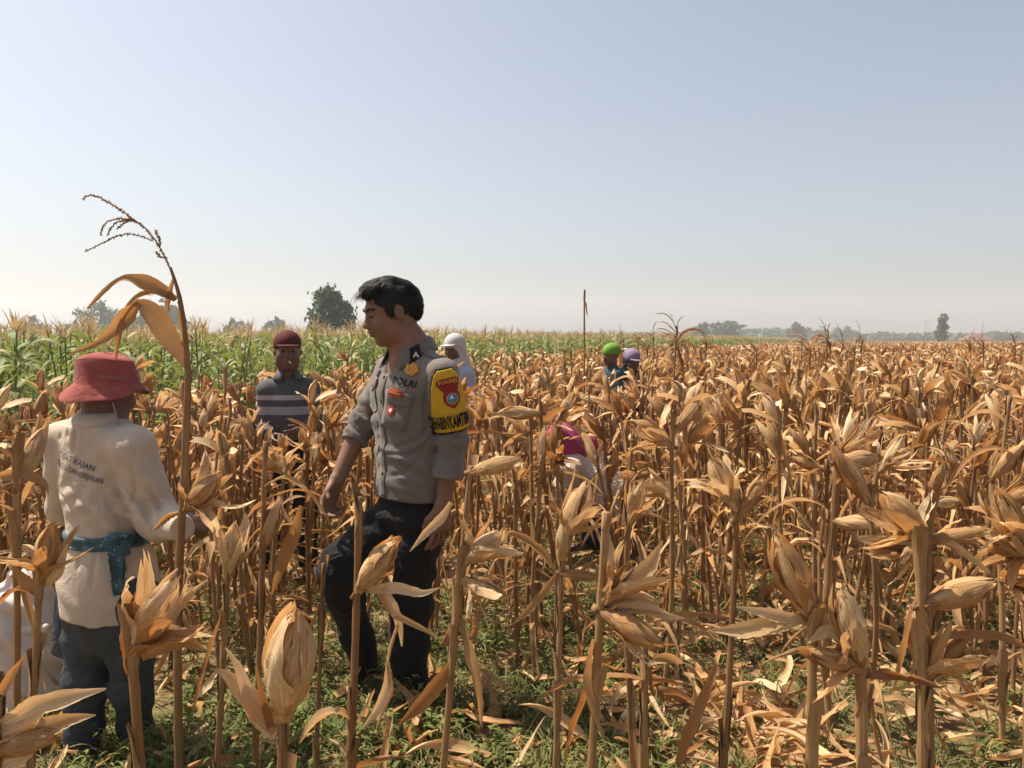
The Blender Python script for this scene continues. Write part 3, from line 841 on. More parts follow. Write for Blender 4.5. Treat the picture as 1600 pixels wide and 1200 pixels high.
obj('stalk', stalk_mesh(_r, pth, 0.011, 0.008, 6, 1).mesh('stalk'), M_stalk, bp_)
obj('leaf', dry_leaf(_r, pth, hh * 0.96, 0.4, 0.16, 0.03, 'down', n=8, m=3).mesh('leaf'), M_leaf, bp_)

# ------------------------------------------------------------------ dry corn: the rows of the field
cand = []
rngF = np.random.default_rng(21)
for kv in range(-70, 300):
    v = kv * 0.58
    for ku in range(0, 900):
        if ku * 0.185 > 150: break
        u = ku * 0.185 - 10
        a = rngF.normal(0, 0.05); b = rngF.normal(0, 0.05)
        x, y = ROW_U * (u + b) + ROW_V * (v + a)
        if y < 1.9 or y > 140 or abs(x) > 0.70 * y + 0.6 or not dry_side(x, y): continue
        cand.append((x, y))
cand = np.array(cand)
keep = []
for x, y in cand:
    px, _ = px_of(x, y, 0.8)
    if min(math.hypot(x - a, y - b) for a, b in PEOPLE_AT.values()) < 0.30: continue
    if y < 12 and min((x - a) ** 2 + (y - b) ** 2 for a, b in HERO_XY) < 0.01: continue
    q = rngF.random()
    if y < 3.2 and 470 < px < 765: continue
    if y < 3.2 and px < 900 and px >= 765 and q < 0.55: continue
    if y < 3.0 and px < 345: continue
    if y < 2.25: continue
    if y < 5.0 and 835 < px < 1000 and q < 0.4: continue
    if y < 8.8 and 925 < px < 1005 and q < 0.2: continue
    if y < 6 and px > 1380 and q < 0.2: continue
    if y > 30 and q < 0.5: continue
    if y > 60 and q < 0.78: continue
    keep.append((x, y))
for k in range(5):                 # the rows stand thick in front of the man in stripes
    y = rngF.uniform(3.3, 4.45); keep.append(((rngF.uniform(385, 525) - 800) / F_PX * y, y))
keep = np.array(keep)
keep = keep[np.argsort(keep[:, 1])]
NIND = 285
near, far = keep[:NIND], keep[NIND:]
more = far[(far[:, 1] > 5.5) & (far[:, 1] < 34)]
more = more[rngF.random(len(more)) < 0.55] + rngF.normal(0, 0.22, (int(0), 2)).sum() * 0
more = more + rngF.normal(0, 0.2, more.shape)
more = more[[dry_side(x, y) and min(math.hypot(x - a, y - b) for a, b in PEOPLE_AT.values()) > 0.3 for x, y in more]]
extra = np.concatenate([near, near])
extra = extra[extra[:, 1] > 3.3] ; extra = extra + rngF.normal(0, 0.16, extra.shape)
def clear(x, y):
    px = px_of(x, y, 0.8)[0]
    return y > 3.3 and dry_side(x, y) and min(math.hypot(x - a, y - b) for a, b in PEOPLE_AT.values()) > 0.3 and not (y < 5.0 and 840 < px < 990 and rngF.random() < 0.6) and not (y < 4.8 and 390 < px < 510)
extra = extra[[clear(x, y) for x, y in extra]]
far = np.concatenate([far, more, extra])
print('dry plants', len(near), len(far), 'last individual at', near[-1, 1])
for i, (x, y) in enumerate(near):
    px, _ = px_of(x, y, 0.8)
    v = VARS[rngF.integers(0, len(VARS))]
    sc = rngF.uniform(0.9, 1.12)
    if y < 4.8 and 395 < px < 510: sc *= 0.9
    kind_ = ('thin earless corn stalk', 'one-eared dry corn stalk', 'two-eared dry corn stalk')[len(v.ears)]
    row_ = 'nearest' if y < 3.3 else 'second' if y < 4.1 else 'deeper'
    where, grp = (('behind and beside the farmer', 'dry corn behind the farmer') if px < 340 else ('around the man in stripes', 'dry corn around the man in stripes') if px < 540 else
                  ('close behind the policeman', 'dry corn behind the policeman') if px < 830 else ('around the bending worker', 'dry corn around the bending worker') if px < 1080 else
                  ('just right of the bending worker', 'dry corn right of the bending worker') if px < 1330 else ('towards the right frame edge', 'dry corn towards the frame edge'))
    lab = '%s in the %s brown rows %s' % (kind_, row_, where)
    grp = grp + ', %s rows, %d ears' % (row_, len(v.ears))
    rz = rngF.uniform(0, 6.28)
    root = empty('corn_plant', (x, y, float(gh(x, y))), rz); root.scale = (sc, sc, sc)
    lean = 0.2 if rngF.random() < 0.12 and y > 3.8 else 0.04
    root.rotation_euler = (rngF.normal(0, lean), rngF.normal(0, lean), rz)
    tag(root, lab, 'corn plant', grp)
    obj('stalk', v.stalk, None, root)
    for l in v.leaves: obj('leaf', l, None, root)
    for k, (pos, az, e, es) in enumerate(v.ears):
        e = EARS[(e + i) % len(EARS)]
        if y < 3.9:
            core, strips = ear_meshes(e)
            eo = obj('ear', core, None, root, pos, (0, 0, az)); eo.scale = (es, es, es)
            for sm in strips: obj('husk_leaf', sm, None, eo)
        else:
            eo = obj('ear', ear_joined(e), None, root, pos, (0, 0, az)); eo.scale = (es, es, es)
LOW = low_plant_objects(16)
n = len(far)
scatter('dry_corn_field', np.c_[far, gh(far[:, 0], far[:, 1])], np.c_[rngF.normal(0, 0.09, (n, 2)), rngF.uniform(0, 6.28, n)],
        rngF.uniform(0.88, 1.18, n), rngF.integers(0, len(LOW), n), LOW, 'mass of dry brown corn filling the far field')

# ------------------------------------------------------------------ green corn beyond
def green_plant(rng, i):
    mb = MB(); h = rng.uniform(1.36, 1.47)
    path = stalk_path(rng, h, n=10)
    tube(path, np.linspace(0.012, 0.006, len(path)), 5, True, 0.4, mb)
    for k in range(14):
        z = h * (0.24 + 0.054 * k)
        az = k * math.pi + rng.normal(0, 0.5)
        o = np.array([math.cos(az), math.sin(az), 0]); s = np.array([-math.sin(az), math.cos(az), 0])
        free_leaf(rng, on_path(path, z), o * 0.7 + np.array([0, 0, 0.8]), s, rng.uniform(0.32, 0.52), rng.uniform(0.035, 0.055), 9, 1.0, 0.15, 1.0, 0.6, 2,
                  np.clip(rng.normal(0.62 if k < 7 else 0.28, 0.25), 0, 1), late=0.1, mb=mb, ragged=0.05)
    nq = len(np.concatenate(mb.Q))
    for k in range(9):
        d = np.array([rng.normal(0, 0.35), rng.normal(0, 0.35), 1.0])
        free_leaf(rng, path[-1], d, rng.normal(0, 1, 3), rng.uniform(0.13, 0.22), 0.014, 4, 0.15, 0.1, 0.3, 1.2, 1, rng.uniform(0, 0.6), mb=mb)
    me = mb.mesh('green_corn_kind.%03d' % i); me.materials.append(M_green); me.materials.append(M_tassel2)
    mi = np.zeros(len(me.polygons), np.int32); mi[nq:] = 1
    me.polygons.foreach_set('material_index', mi)
    return obj('green_corn_kind.%03d' % i, me, link=False)
GREEN = [green_plant(np.random.default_rng(300 + i), i) for i in range(8)]
gp = []
rngG = np.random.default_rng(31)
for kv in range(0, 150):
    off = 14.9 / 2.6 + kv * 0.66                # distance of the row beyond the edge of the dry rows
    for ku in range(-190, 800):
        u = ku * 0.20
        if kv > 9 and rngG.random() < 0.4 or kv > 25 and rngG.random() < 0.55 or kv > 60 and rngG.random() < 0.4: continue
        x = -0.923 * off + 0.385 * u + rngG.normal(0, 0.06); y = 0.385 * off + 0.923 * u + rngG.normal(0, 0.06)
        if y < 4 or y > 130 or abs(x) > 0.72 * y + 0.8: continue
        gp.append((x, y))
gp = np.array(gp)
print('green plants', len(gp))
n = len(gp)
scatter('green_corn_field', np.c_[gp, gh(gp[:, 0], gp[:, 1])], np.c_[rngG.normal(0, 0.06, (n, 2)), rngG.uniform(0, 6.28, n)], rngG.uniform(0.93, 1.07, n), rngG.integers(0, 8, n), GREEN,
        'mass of green corn with pale tassels beyond the dry rows')

# ------------------------------------------------------------------ weeds, grass and straw on the ground
def weed(rng, i):
    mb = MB()
    for st in range(rng.integers(2, 5)):
        d = nrm(np.array([rng.normal(0, 0.5), rng.normal(0, 0.5), 1]))
        L = rng.uniform(0.05, 0.15)
        path = np.array([d * L * t + np.array([0, 0, -0.02 * t * t]) for t in np.linspace(0, 1, 5)])
        tube(path, 0.0012, 3, False, 0.5, mb)
        for k in range(rng.integers(7, 12)):
            t = rng.uniform(0.15, 1.0); az = rng.uniform(0, 6.28)
            o = np.array([math.cos(az), math.sin(az), rng.uniform(-0.1, 0.7)])
            l = rng.uniform(0.012, 0.032)
            free_leaf(rng, d * L * t, o, [-math.sin(az), math.cos(az), 0], l, l * (rng.uniform(0.2, 0.32) if i % 3 else rng.uniform(0.4, 0.55)), 3, 0.3, 0.1, 0.2, 0.4, 2, rng.uniform(0, 1), mb=mb, prof='x', ragged=0.02)
    me = mb.mesh('weed_kind.%03d' % i); me.materials.append(M_weed)
    return obj('weed_kind.%03d' % i, me, link=False)
def tuft(rng, i):
    mb = MB()
    for k in range(rng.integers(16, 26)):
        az = rng.uniform(0, 6.28); o = np.array([math.cos(az) * 0.5, math.sin(az) * 0.5, 1.0])
        free_leaf(rng, rng.normal(0, 0.015, 3) * [1, 1, 0], o, [-math.sin(az), math.cos(az), 0], rng.uniform(0.05, 0.14), 0.004, 4, 0.5, 0.15, 0.3, 0.4, 1, rng.uniform(0, 1), mb=mb)
    me = mb.mesh('tuft_kind.%03d' % i); me.materials.append(M_grass)
    return obj('tuft_kind.%03d' % i, me, link=False)
def straw(rng, i):
    mb = free_leaf(rng, [-0.1, 0, 0.012], [1, 0, 0.12], [0, 1, 0], rng.uniform(0.12, 0.3), rng.uniform(0.015, 0.045), 8, 0.0 if i % 2 else 0.15, 0.5, 1.6, 1.2, 3, rng.uniform(0, 0.75))
    me = mb.mesh('straw_kind.%03d' % i); me.materials.append(M_husk)
    return obj('straw_kind.%03d' % i, me, link=False)
rngW = np.random.default_rng(41)
def spread(nmax, ylo, yhi, dens, p=1.0):
    pts = []
    for k in range(nmax):
        y = ylo + (yhi - ylo) * rngW.random() ** p
        x = rngW.uniform(-0.72, 0.72) * y
        if dry_side(x, y) and rngW.random() < dens(x, y): pts.append((x, y, float(gh(x, y))))
    return np.array(pts)
def patch(x, y, s, ph):
    return 0.5 + 0.5 * math.sin(s * x + ph) * math.sin(s * 0.83 * y + 1.7 * ph) + 0.25 * math.sin(2.7 * s * x + 1.9 * s * y)
w = spread(9000, 1.3, 9, lambda x, y: (0.95 if (-1.5 < x < 0.45 and y < 4.0) else 0.45 if x < 0.8 else 0.16) * 0.62 * min(1, max(0.06, patch(x, y, 2.1, 0.4))), 1.3)
n = len(w)
scatter('weeds', w, np.c_[rngW.normal(0, 0.12, (n, 2)), rngW.uniform(0, 6.28, n)], rngW.uniform(0.5, 1.7, n), rngW.integers(0, 9, n), [weed(np.random.default_rng(500 + i), i) for i in range(9)], 'low green weeds covering the ground between the stalks')
w = spread(12000, 1.3, 10, lambda x, y: min(1, max(0.12, patch(x, y, 1.6, 2.4))) * (1.0 if x > 0 else 0.7), 1.2)
n = len(w)
scatter('grass', w, np.c_[rngW.normal(0, 0.15, (n, 2)), rngW.uniform(0, 6.28, n)], rngW.uniform(0.6, 1.4, n), rngW.integers(0, 6, n), [tuft(np.random.default_rng(600 + i), i) for i in range(6)], 'thin grass growing between the stalks')
w = spread(16000, 1.3, 14, lambda x, y: (1.0 if x > 0.3 else 0.5) * min(1, max(0.2, patch(x, y, 1.9, 4.0))), 1.1)
n = len(w); w[:, 2] += rngW.uniform(0, 0.05, n)
STRAW = [straw(np.random.default_rng(700 + i), i) for i in range(12)]
scatter('straw_litter', w, np.c_[rngW.normal(0, 0.35, (n, 2)), rngW.uniform(0, 6.28, n)], rngW.uniform(0.6, 1.35, n), rngW.integers(0, 12, n), STRAW, 'dry straw and broken leaves littering the soil')
# the fallen husks that lie closest, one by one
FH = []
for i in range(6):
    r = np.random.default_rng(800 + i)
    me = free_leaf(r, [-0.1, 0, 0.02], [1, 0, 0.35], [0, 1, 0], r.uniform(0.18, 0.28), r.uniform(0.045, 0.07), 12, 0.35, 0.5, 1.2, 0.9, 4, r.uniform(0, 0.35), prof='x').mesh('fallen_husk')
    me.materials.append(M_husk); FH.append(me)
spots = [(600, 1180, 2.45), (990, 1140, 2.6), (1020, 1120, 2.75), (985, 1170, 2.5), (1060, 1130, 2.8), (1500, 1130, 2.7), (1560, 1090, 2.9), (1590, 1110, 2.8), (1530, 1040, 3.2), (1420, 1130, 2.7), (1575, 1060, 3.1), (1180, 1090, 2.95),
         (1100, 1030, 3.3), (1250, 1010, 3.4), (850, 1010, 3.4), (930, 1040, 3.2), (760, 1090, 2.95), (300, 1090, 2.8), (340, 1060, 3.0), (1480, 960, 3.8), (1340, 980, 3.6), (1555, 985, 3.6), (1290, 1120, 2.8), (1390, 1060, 3.1)]
for i, (px, py, Y) in enumerate(spots):
    p = P(px, py, Y); d = ray(px, py)
    k = CAM_H / -d.z; p = Vector((0, 0, CAM_H)) + d * k
    o = obj('fallen_husk', FH[i % 6], None, None, (p.x, p.y, float(gh(p.x, p.y)) + 0.03), (rngW.normal(0, 0.25), rngW.normal(0, 0.25), rngW.uniform(0, 6.28)))
    tag(o, 'pale fallen husk lying flat on the straw between the near stalks', 'husk', 'fallen husks on the ground')

# ------------------------------------------------------------------ trees, house and mast on the skyline
def tree(name, label, px, Y, top_py, wpx, lobes, leaf=0.35, count=2600, seed=0, group=None, cat='tree'):
    """lobes: (x, z, rx, rz) as shares of the half-width and of the height"""
    rng = np.random.default_rng(seed)
    X = (px - 800) / F_PX * Y
    H = P(px, top_py, Y).z; Wd = wpx / F_PX * Y / 2
    root = empty(name, (X, Y, 0))
    tag(root, label, cat, group)
    mb = MB()
    tr = H * 0.022 + 0.06
    tz = np.linspace(-0.3, H * 0.7, 7)
    tube(np.stack([np.sin(tz * 0.7 + seed) * 0.05 * H * 0.3, np.zeros(7), tz], 1), np.linspace(tr, tr * 0.4, 7), 7, True, 0.5, mb)
    V = []
    tot = sum(l[2] * l[3] for l in lobes)
    for (lx, lz, rx, rz) in lobes:
        c = np.array([lx * Wd, rng.uniform(-0.25, 0.25) * Wd, lz * H])
        p0 = np.array([0, 0, H * 0.32]); 
        tube(np.array([p0 + (c - p0) * t + np.array([0, 0, -0.06 * H * math.sin(math.pi * t)]) for t in np.linspace(0, 1, 5)]), np.linspace(tr * 0.5, tr * 0.12, 5), 5, True, 0.5, mb)
        m = int(count * rx * rz / tot)
        nc = max(5, m // 28)
        cs = rng.normal(0, 1, (nc, 3)); cs /= np.linalg.norm(cs, axis=1)[:, None]; cs *= rng.uniform(0.5, 1.0, (nc, 1))
        cs = c + cs * np.array([rx * Wd, rx * Wd * 0.85, rz * H])
        pick = rng.integers(0, nc, m)
        q = cs[pick] + rng.normal(0, 1, (m, 3)) * np.array([rx * Wd, rx * Wd, rz * H * 1.0]) * 0.17
        V.append(q)
    obj('trunk', mb.mesh('trunk'), M_bark, root)
    C = np.concatenate(V); m = len(C)
    a = rng.normal(0, 1, (m, 3)); a /= np.linalg.norm(a, axis=1)[:, None]
    b = np.cross(a, rng.normal(0, 1, (m, 3))); b /= np.linalg.norm(b, axis=1)[:, None]
    s = leaf * rng.uniform(0.6, 1.4, (m, 1))
    VV = np.stack([C - a * s, C + b * s * 0.45, C + a * s, C - b * s * 0.45], 1).reshape(-1, 3)
    me = mesh_np('crown', VV, np.arange(4 * m).reshape(-1, 4), np.tile([[0, 0.5], [0.5, 0], [1, 0.5], [0.5, 1]], (m, 1)), np.repeat(rng.uniform(0, 1, m), 4), False)
    obj('crown', me, M_crown, root)
    return root
ROUND = [(0, 0.55, 0.75, 0.28), (-0.45, 0.45, 0.5, 0.22), (0.5, 0.45, 0.5, 0.22), (-0.1, 0.78, 0.5, 0.2), (0.3, 0.68, 0.4, 0.18), (-0.7, 0.36, 0.3, 0.14), (0.75, 0.34, 0.25, 0.12)]
UMB = [(0.1, 0.88, 0.5, 0.09), (-0.55, 0.80, 0.4, 0.09), (0.6, 0.76, 0.4, 0.10), (0.15, 0.55, 0.5, 0.22), (-0.25, 0.48, 0.4, 0.22), (0.5, 0.4, 0.3, 0.2)]
COLN = [(0, 0.25, 0.8, 0.16), (-0.1, 0.42, 0.8, 0.16), (0.15, 0.58, 0.75, 0.14), (-0.1, 0.72, 0.8, 0.13), (0.2, 0.86, 0.7, 0.12)]
LOWW = [(-0.6, 0.45, 0.45, 0.35), (0, 0.6, 0.5, 0.38), (0.5, 0.5, 0.45, 0.35), (0.8, 0.35, 0.3, 0.25), (-0.85, 0.3, 0.25, 0.22)]
tree('broad_tree', 'lone rounded dark tree beyond the green corn, left of the policeman\'s head', 520, 62, 448, 80, ROUND, 0.22, 9000, 1)
tree('hazy_tree', 'grey hazy tree behind the drooping leaves of the tall plant', 252, 170, 464, 96, ROUND, 0.5, 2600, 2)
tree('hazy_tree', 'grey hazy tree low on the skyline left of the tall plant', 160, 175, 472, 86, LOWW, 0.5, 2200, 3)
tree('hazy_shrub', 'low hazy bush on the skyline near the frame edge', 50, 170, 488, 40, LOWW, 0.5, 900, 4)
tree('hazy_shrub', 'low hazy bush showing over the striped shirt man\'s cap', 432, 190, 494, 34, LOWW, 0.5, 900, 5)
tree('hazy_shrub', 'low hazy bush on the skyline between tall plant and lone tree', 372, 190, 492, 44, LOWW, 0.5, 900, 15)
tree('umbrella_tree', 'spreading flat-topped tree on the far treeline', 1130, 260, 501, 62, UMB, 0.6, 2600, 6)
tree('round_tree', 'small dark tree next to the flat-topped tree', 1096, 250, 502, 26, ROUND, 0.6, 1500, 7)
tree('round_tree', 'dark tree sticking out of the wood behind the clump of tassels', 1245, 270, 504, 34, ROUND, 0.6, 1500, 8)
tree('columnar_tree', 'slim column-shaped dark tree beside the far mast', 1471, 180, 489, 19, COLN, 0.4, 1900, 9)
tree('round_tree', 'hazy rounded tree right of the far house roof', 1561, 300, 519, 44, LOWW, 0.6, 1600, 10)
tree('round_tree', 'hazy rounded tree just left of the columnar tree', 1420, 330, 522, 50, LOWW, 0.6, 1500, 11)
# the wood along the horizon reads as one mass
rngZ = np.random.default_rng(71)
Cs = []
for k in range(420):
    px = rngZ.uniform(720, 1640)
    if px < 1150 and rngZ.random() < 0.25: continue
    Y = rngZ.uniform(330, 420)
    hpx = (9 if px < 1080 else 17 if px < 1330 else 9) * rngZ.uniform(0.55, 1.15)
    X = (px - 800) / F_PX * Y; H = 1.4 + hpx / F_PX * Y; R = rngZ.uniform(2.0, 4.0)
    m = 60
    q = rngZ.normal(0, 1, (m, 3)); q /= np.linalg.norm(q, axis=1)[:, None]; q *= rngZ.uniform(0.5, 1, (m, 1))
    Cs.append(np.array([X, Y, H * 0.55]) + q * np.array([R, R, H * 0.45]))
C = np.concatenate(Cs); m = len(C)
a = rngZ.normal(0, 1, (m, 3)); a /= np.linalg.norm(a, axis=1)[:, None]
b = np.cross(a, rngZ.normal(0, 1, (m, 3))); b /= np.linalg.norm(b, axis=1)[:, None]
s = 1.3 * rngZ.uniform(0.6, 1.4, (m, 1))
VV = np.stack([C - a * s, C + b * s * 0.6, C + a * s, C - b * s * 0.6], 1).reshape(-1, 3)
wood = obj('treeline', mesh_np('treeline', VV, np.arange(4 * m).reshape(-1, 4), np.tile([[0, 0.5], [0.5, 0], [1, 0.5], [0.5, 1]], (m, 1)), np.repeat(rngZ.uniform(0, 1, m), 4), False), M_crown)
tag(wood, 'hazy wood along the horizon', kind='stuff')

def box_mesh(name, lo, hi):
    x0, y0, z0 = lo; x1, y1, z1 = hi
    V = [(x0, y0, z0), (x1, y0, z0), (x1, y1, z0), (x0, y1, z0), (x0, y0, z1), (x1, y0, z1), (x1, y1, z1), (x0, y1, z1)]
    Q = [(0, 3, 2, 1), (4, 5, 6, 7), (0, 1, 5, 4), (1, 2, 6, 5), (2, 3, 7, 6), (3, 0, 4, 7)]
    return mesh_np(name, V, Q, smooth_shade=False)
M_wall = plain('house_plaster', (0.35, 0.31, 0.27), 0.9)
M_roof = plain('roof_tile', (0.16, 0.10, 0.08), 0.9)
M_steel = plain('mast_steel', (0.35, 0.33, 0.33), 0.5, metal=0.5)
HX = (1524 - 800) / F_PX * 170
house = empty('house', (HX, 170, 0)); tag(house, 'small distant house, only its brown gable roof above the field', 'house')
obj('wall', box_mesh('wall', (-2.4, -2, -0.2), (2.4, 2, 1.3)), M_wall, house)
rv = [(-2.8, -2.4, 1.25), (2.8, -2.4, 1.25), (2.8, 2.4, 1.25), (-2.8, 2.4, 1.25), (-1.4, 0, 2.5), (1.4, 0, 2.5)]
rme = bpy.data.meshes.new('roof'); rme.from_pydata(rv, [], [(0, 1, 5, 4), (2, 3, 4, 5), (1, 2, 5), (3, 0, 4), (3, 2, 1, 0)]); rme.update()
obj('roof', rme, M_roof, house)
obj('door', box_mesh('door', (-0.4, -2.05, -0.2), (0.4, -2.002, 1.2)), M_roof, house)
TXp = (1445 - 800) / F_PX * 520
mast = empty('radio_mast', (TXp, 520, 0)); tag(mast, 'thin lattice radio mast fading in the haze by the columnar tree', 'mast')
Hm = P(1445, 497, 520).z
for (sx, sy) in ((-1, -1), (1, -1), (1, 1), (-1, 1)):
    obj('mast_leg', tube([(sx * 0.8, sy * 0.8, -0.2), (sx * 0.45, sy * 0.45, Hm)], [0.14, 0.10], 5).mesh('mast_leg'), M_steel, mast)
for k in range(9):
    z = Hm * (k + 0.5) / 9.5; w_ = 0.8 - 0.35 * z / Hm
    mb = MB()
    for c in range(4):
        q = [(-1, -1), (1, -1), (1, 1), (-1, 1)]
        a_, b_ = q[c], q[(c + 1) % 4]
        tube([(a_[0] * w_, a_[1] * w_, z), (b_[0] * w_, b_[1] * w_, z + Hm / 9.5 * 0.9)], 0.06, 4, True, 0.5, mb)
    obj('brace', mb.mesh('brace'), M_steel, mast)
obj('antenna', box_mesh('antenna', (-1.4, -0.5, Hm - 3.2), (-0.9, 0.5, Hm - 0.6)), M_steel, mast)
obj('antenna', box_mesh('antenna', (0.9, -0.5, Hm - 3.0), (1.4, 0.5, Hm - 0.4)), M_steel, mast)

# ------------------------------------------------------------------ people: bodies and clothes grown as smooth continuous surfaces
class Field:
    """signed distance field on a grid; shapes melt into one continuous surface"""
    def __init__(s, lo, hi, h):
        s.h = h; s.lo = np.array(lo, float); n = np.ceil((np.array(hi) - s.lo) / h).astype(int) + 1
        s.n = n; s.D = np.full(tuple(n), 0.08, np.float32)
        s.ax = [(s.lo[k] + h * np.arange(n[k])).astype(np.float32) for k in range(3)]
    def _box(s, lo, hi, pad):
        a = np.clip(np.floor((np.array(lo) - pad - s.lo) / s.h).astype(int), 0, s.n - 1)
        b = np.clip(np.ceil((np.array(hi) + pad - s.lo) / s.h).astype(int) + 1, 1, s.n)
        if np.any(b <= a): return None, None
        sl = tuple(slice(a[k], b[k]) for k in range(3))
        g = np.meshgrid(*[s.ax[k][sl[k]] for k in range(3)], indexing='ij', sparse=True)
        return sl, g
    def _put(s, sl, d, k, sub):
        D = s.D[sl]
        d = d.astype(np.float32)
        if sub:
            h = np.maximum(k - np.abs(D + d), 0) / k
            s.D[sl] = np.maximum(D, -d) + h * h * k * 0.25
        else:
            h = np.maximum(k - np.abs(D - d), 0) / k
            s.D[sl] = np.minimum(D, d) - h * h * k * 0.25
    def cone(s, a, b, ra, rb, k=0.02, sub=False, f=None, q=1.0, flat=False, flat0=False, over=0.0):
        """round cone a-b; f, q: flattened by q along the unit vector f; flat: cut square at b"""
        a = np.array(a, float); b = np.array(b, float)
        R = max(ra, rb)
        sl, g = s._box(np.minimum(a, b) - R, np.maximum(a, b) + R, k + 3 * s.h)
        if sl is None: return s
        p = [g[i] - a[i] for i in range(3)]; ab = b - a
        L2 = float(ab @ ab) + 1e-12
        if f is not None:
            f = np.array(f, float)
            pf = p[0] * f[0] + p[1] * f[1] + p[2] * f[2]
            p = [p[i] + (q - 1) * pf * f[i] for i in range(3)]
            ab2 = ab + (q - 1) * (ab @ f) * f
        else: ab2 = ab
        L2 = float(ab2 @ ab2) + 1e-12
        t = np.clip((p[0] * ab2[0] + p[1] * ab2[1] + p[2] * ab2[2]) / L2, 0, 1)
        d = np.sqrt((p[0] - t * ab2[0]) ** 2 + (p[1] - t * ab2[1]) ** 2 + (p[2] - t * ab2[2]) ** 2) - (ra + (rb - ra) * t)
        if f is not None: d = d / (q ** 0.5)
        if flat or flat0:
            u = ab / np.linalg.norm(ab)
            if flat: d = np.maximum(d, (g[0] - b[0]) * u[0] + (g[1] - b[1]) * u[1] + (g[2] - b[2]) * u[2] - over)
            if flat0: d = np.maximum(d, -((g[0] - a[0]) * u[0] + (g[1] - a[1]) * u[1] + (g[2] - a[2]) * u[2]) - over)
        s._put(sl, d, k, sub); return s
    def loft(s, st, f, q, k=0.01):
        """one smooth trunk through stations (centre point, half-width), flattened by q along f, cut level at both ends"""
        C = np.array([np.array(c, float) for c, a in st]); A = np.array([a for c, a in st], float)
        o = np.argsort(C[:, 2]); C, A = C[o], A[o]
        zz = np.linspace(C[0, 2], C[-1, 2], 80)
        tab = [np.interp(zz, C[:, 2], C[:, 0]), np.interp(zz, C[:, 2], C[:, 1]), np.interp(zz, C[:, 2], A)]
        for t in tab:
            for _ in range(30): t[1:-1] = 0.25 * t[:-2] + 0.5 * t[1:-1] + 0.25 * t[2:]
        R = A.max()
        lo = np.array([C[:, 0].min() - R, C[:, 1].min() - R, zz[0]]); hi = np.array([C[:, 0].max() + R, C[:, 1].max() + R, zz[-1]])
        sl, g = s._box(lo, hi, k + 3 * s.h)
        z = g[2]; f = np.array(f, float)
        cx, cy, a = (np.interp(z, zz, t) for t in tab)
        dx, dy = g[0] - cx, g[1] - cy
        pf = dx * f[0] + dy * f[1]; pl = -dx * f[1] + dy * f[0]
        d = (np.sqrt(pl ** 2 + (q * pf) ** 2) - a) / q ** 0.5
        d = np.maximum(np.maximum(d, z - zz[-1]), zz[0] - z)
        s._put(sl, d, k, False); return s
    def ell(s, c, r, R=None, k=0.02, sub=False):
        c = np.array(c, float); r = np.array(r, float)
        sl, g = s._box(c - r.max(), c + r.max(), k + 3 * s.h)
        if sl is None: return s
        p = [g[i] - c[i] for i in range(3)]
        if R is not None: p = [p[0] * R[j][0] + p[1] * R[j][1] + p[2] * R[j][2] for j in range(3)]
        k0 = np.sqrt((p[0] / r[0]) ** 2 + (p[1] / r[1]) ** 2 + (p[2] / r[2]) ** 2)
        k1 = np.sqrt((p[0] / r[0] ** 2) ** 2 + (p[1] / r[1] ** 2) ** 2 + (p[2] / r[2] ** 2) ** 2) + 1e-9
        s._put(sl, k0 * (k0 - 1) / k1, k, sub); return s
    def wrinkle(s, amp, vec, warp=0.6, wv=(3, 5, 4), ph=0.0, ctr=None, rad=None, sharp=True):
        """cloth folds: waves across the direction vec, within rad of ctr"""
        I = np.nonzero(np.abs(s.D) < 0.03)
        p = np.stack([s.ax[k][I[k]] for k in range(3)], 1)
        q = p @ np.array(vec, np.float32) + warp * np.sin(p @ np.array(wv, np.float32) * 2.1 + ph) + 0.5 * warp * np.sin(p @ np.array(wv[::-1], np.float32) * 4.3 + 2 * ph) + ph
        w = np.sin(q)
        if sharp: w = np.sign(w) * np.abs(w) ** 0.7
        if ctr is not None:
            d = np.linalg.norm((p - np.array(ctr, np.float32)), axis=1) / rad
            w = w * np.exp(-d * d)
        s.D[I] -= (amp * w).astype(np.float32); return s
    def mesh(s, name, base, smooth_it=1):
        D = s.D; S = D < 0
        n = s.n
        c = np.zeros(tuple(n - 1), np.int8)
        for dx in (0, 1):
            for dy in (0, 1):
                for dz in (0, 1):
                    c += S[dx:n[0] - 1 + dx, dy:n[1] - 1 + dy, dz:n[2] - 1 + dz]
        act = (c > 0) & (c < 8)
        I, J, K = np.nonzero(act)
        idx = np.full(act.shape, -1, np.int32); idx[act] = np.arange(len(I), dtype=np.int32)
        acc = np.zeros((len(I), 3)); cnt = np.zeros(len(I))
        cor = [(x, y, z) for x in (0, 1) for y in (0, 1) for z in (0, 1)]
        for a in cor:
            for ax in range(3):
                if a[ax]: continue
                b = list(a); b[ax] = 1
                da = D[I + a[0], J + a[1], K + a[2]]; db = D[I + b[0], J + b[1], K + b[2]]
                m = (da < 0) != (db < 0)
                t = da[m] / (da[m] - db[m])
                pt = np.tile(np.array(a, float), (len(t), 1)); pt[:, ax] += t
                acc[m] += pt; cnt[m] += 1
        V = s.lo + s.h * (np.stack([I, J, K], 1) + acc / cnt[:, None])
        Q = []
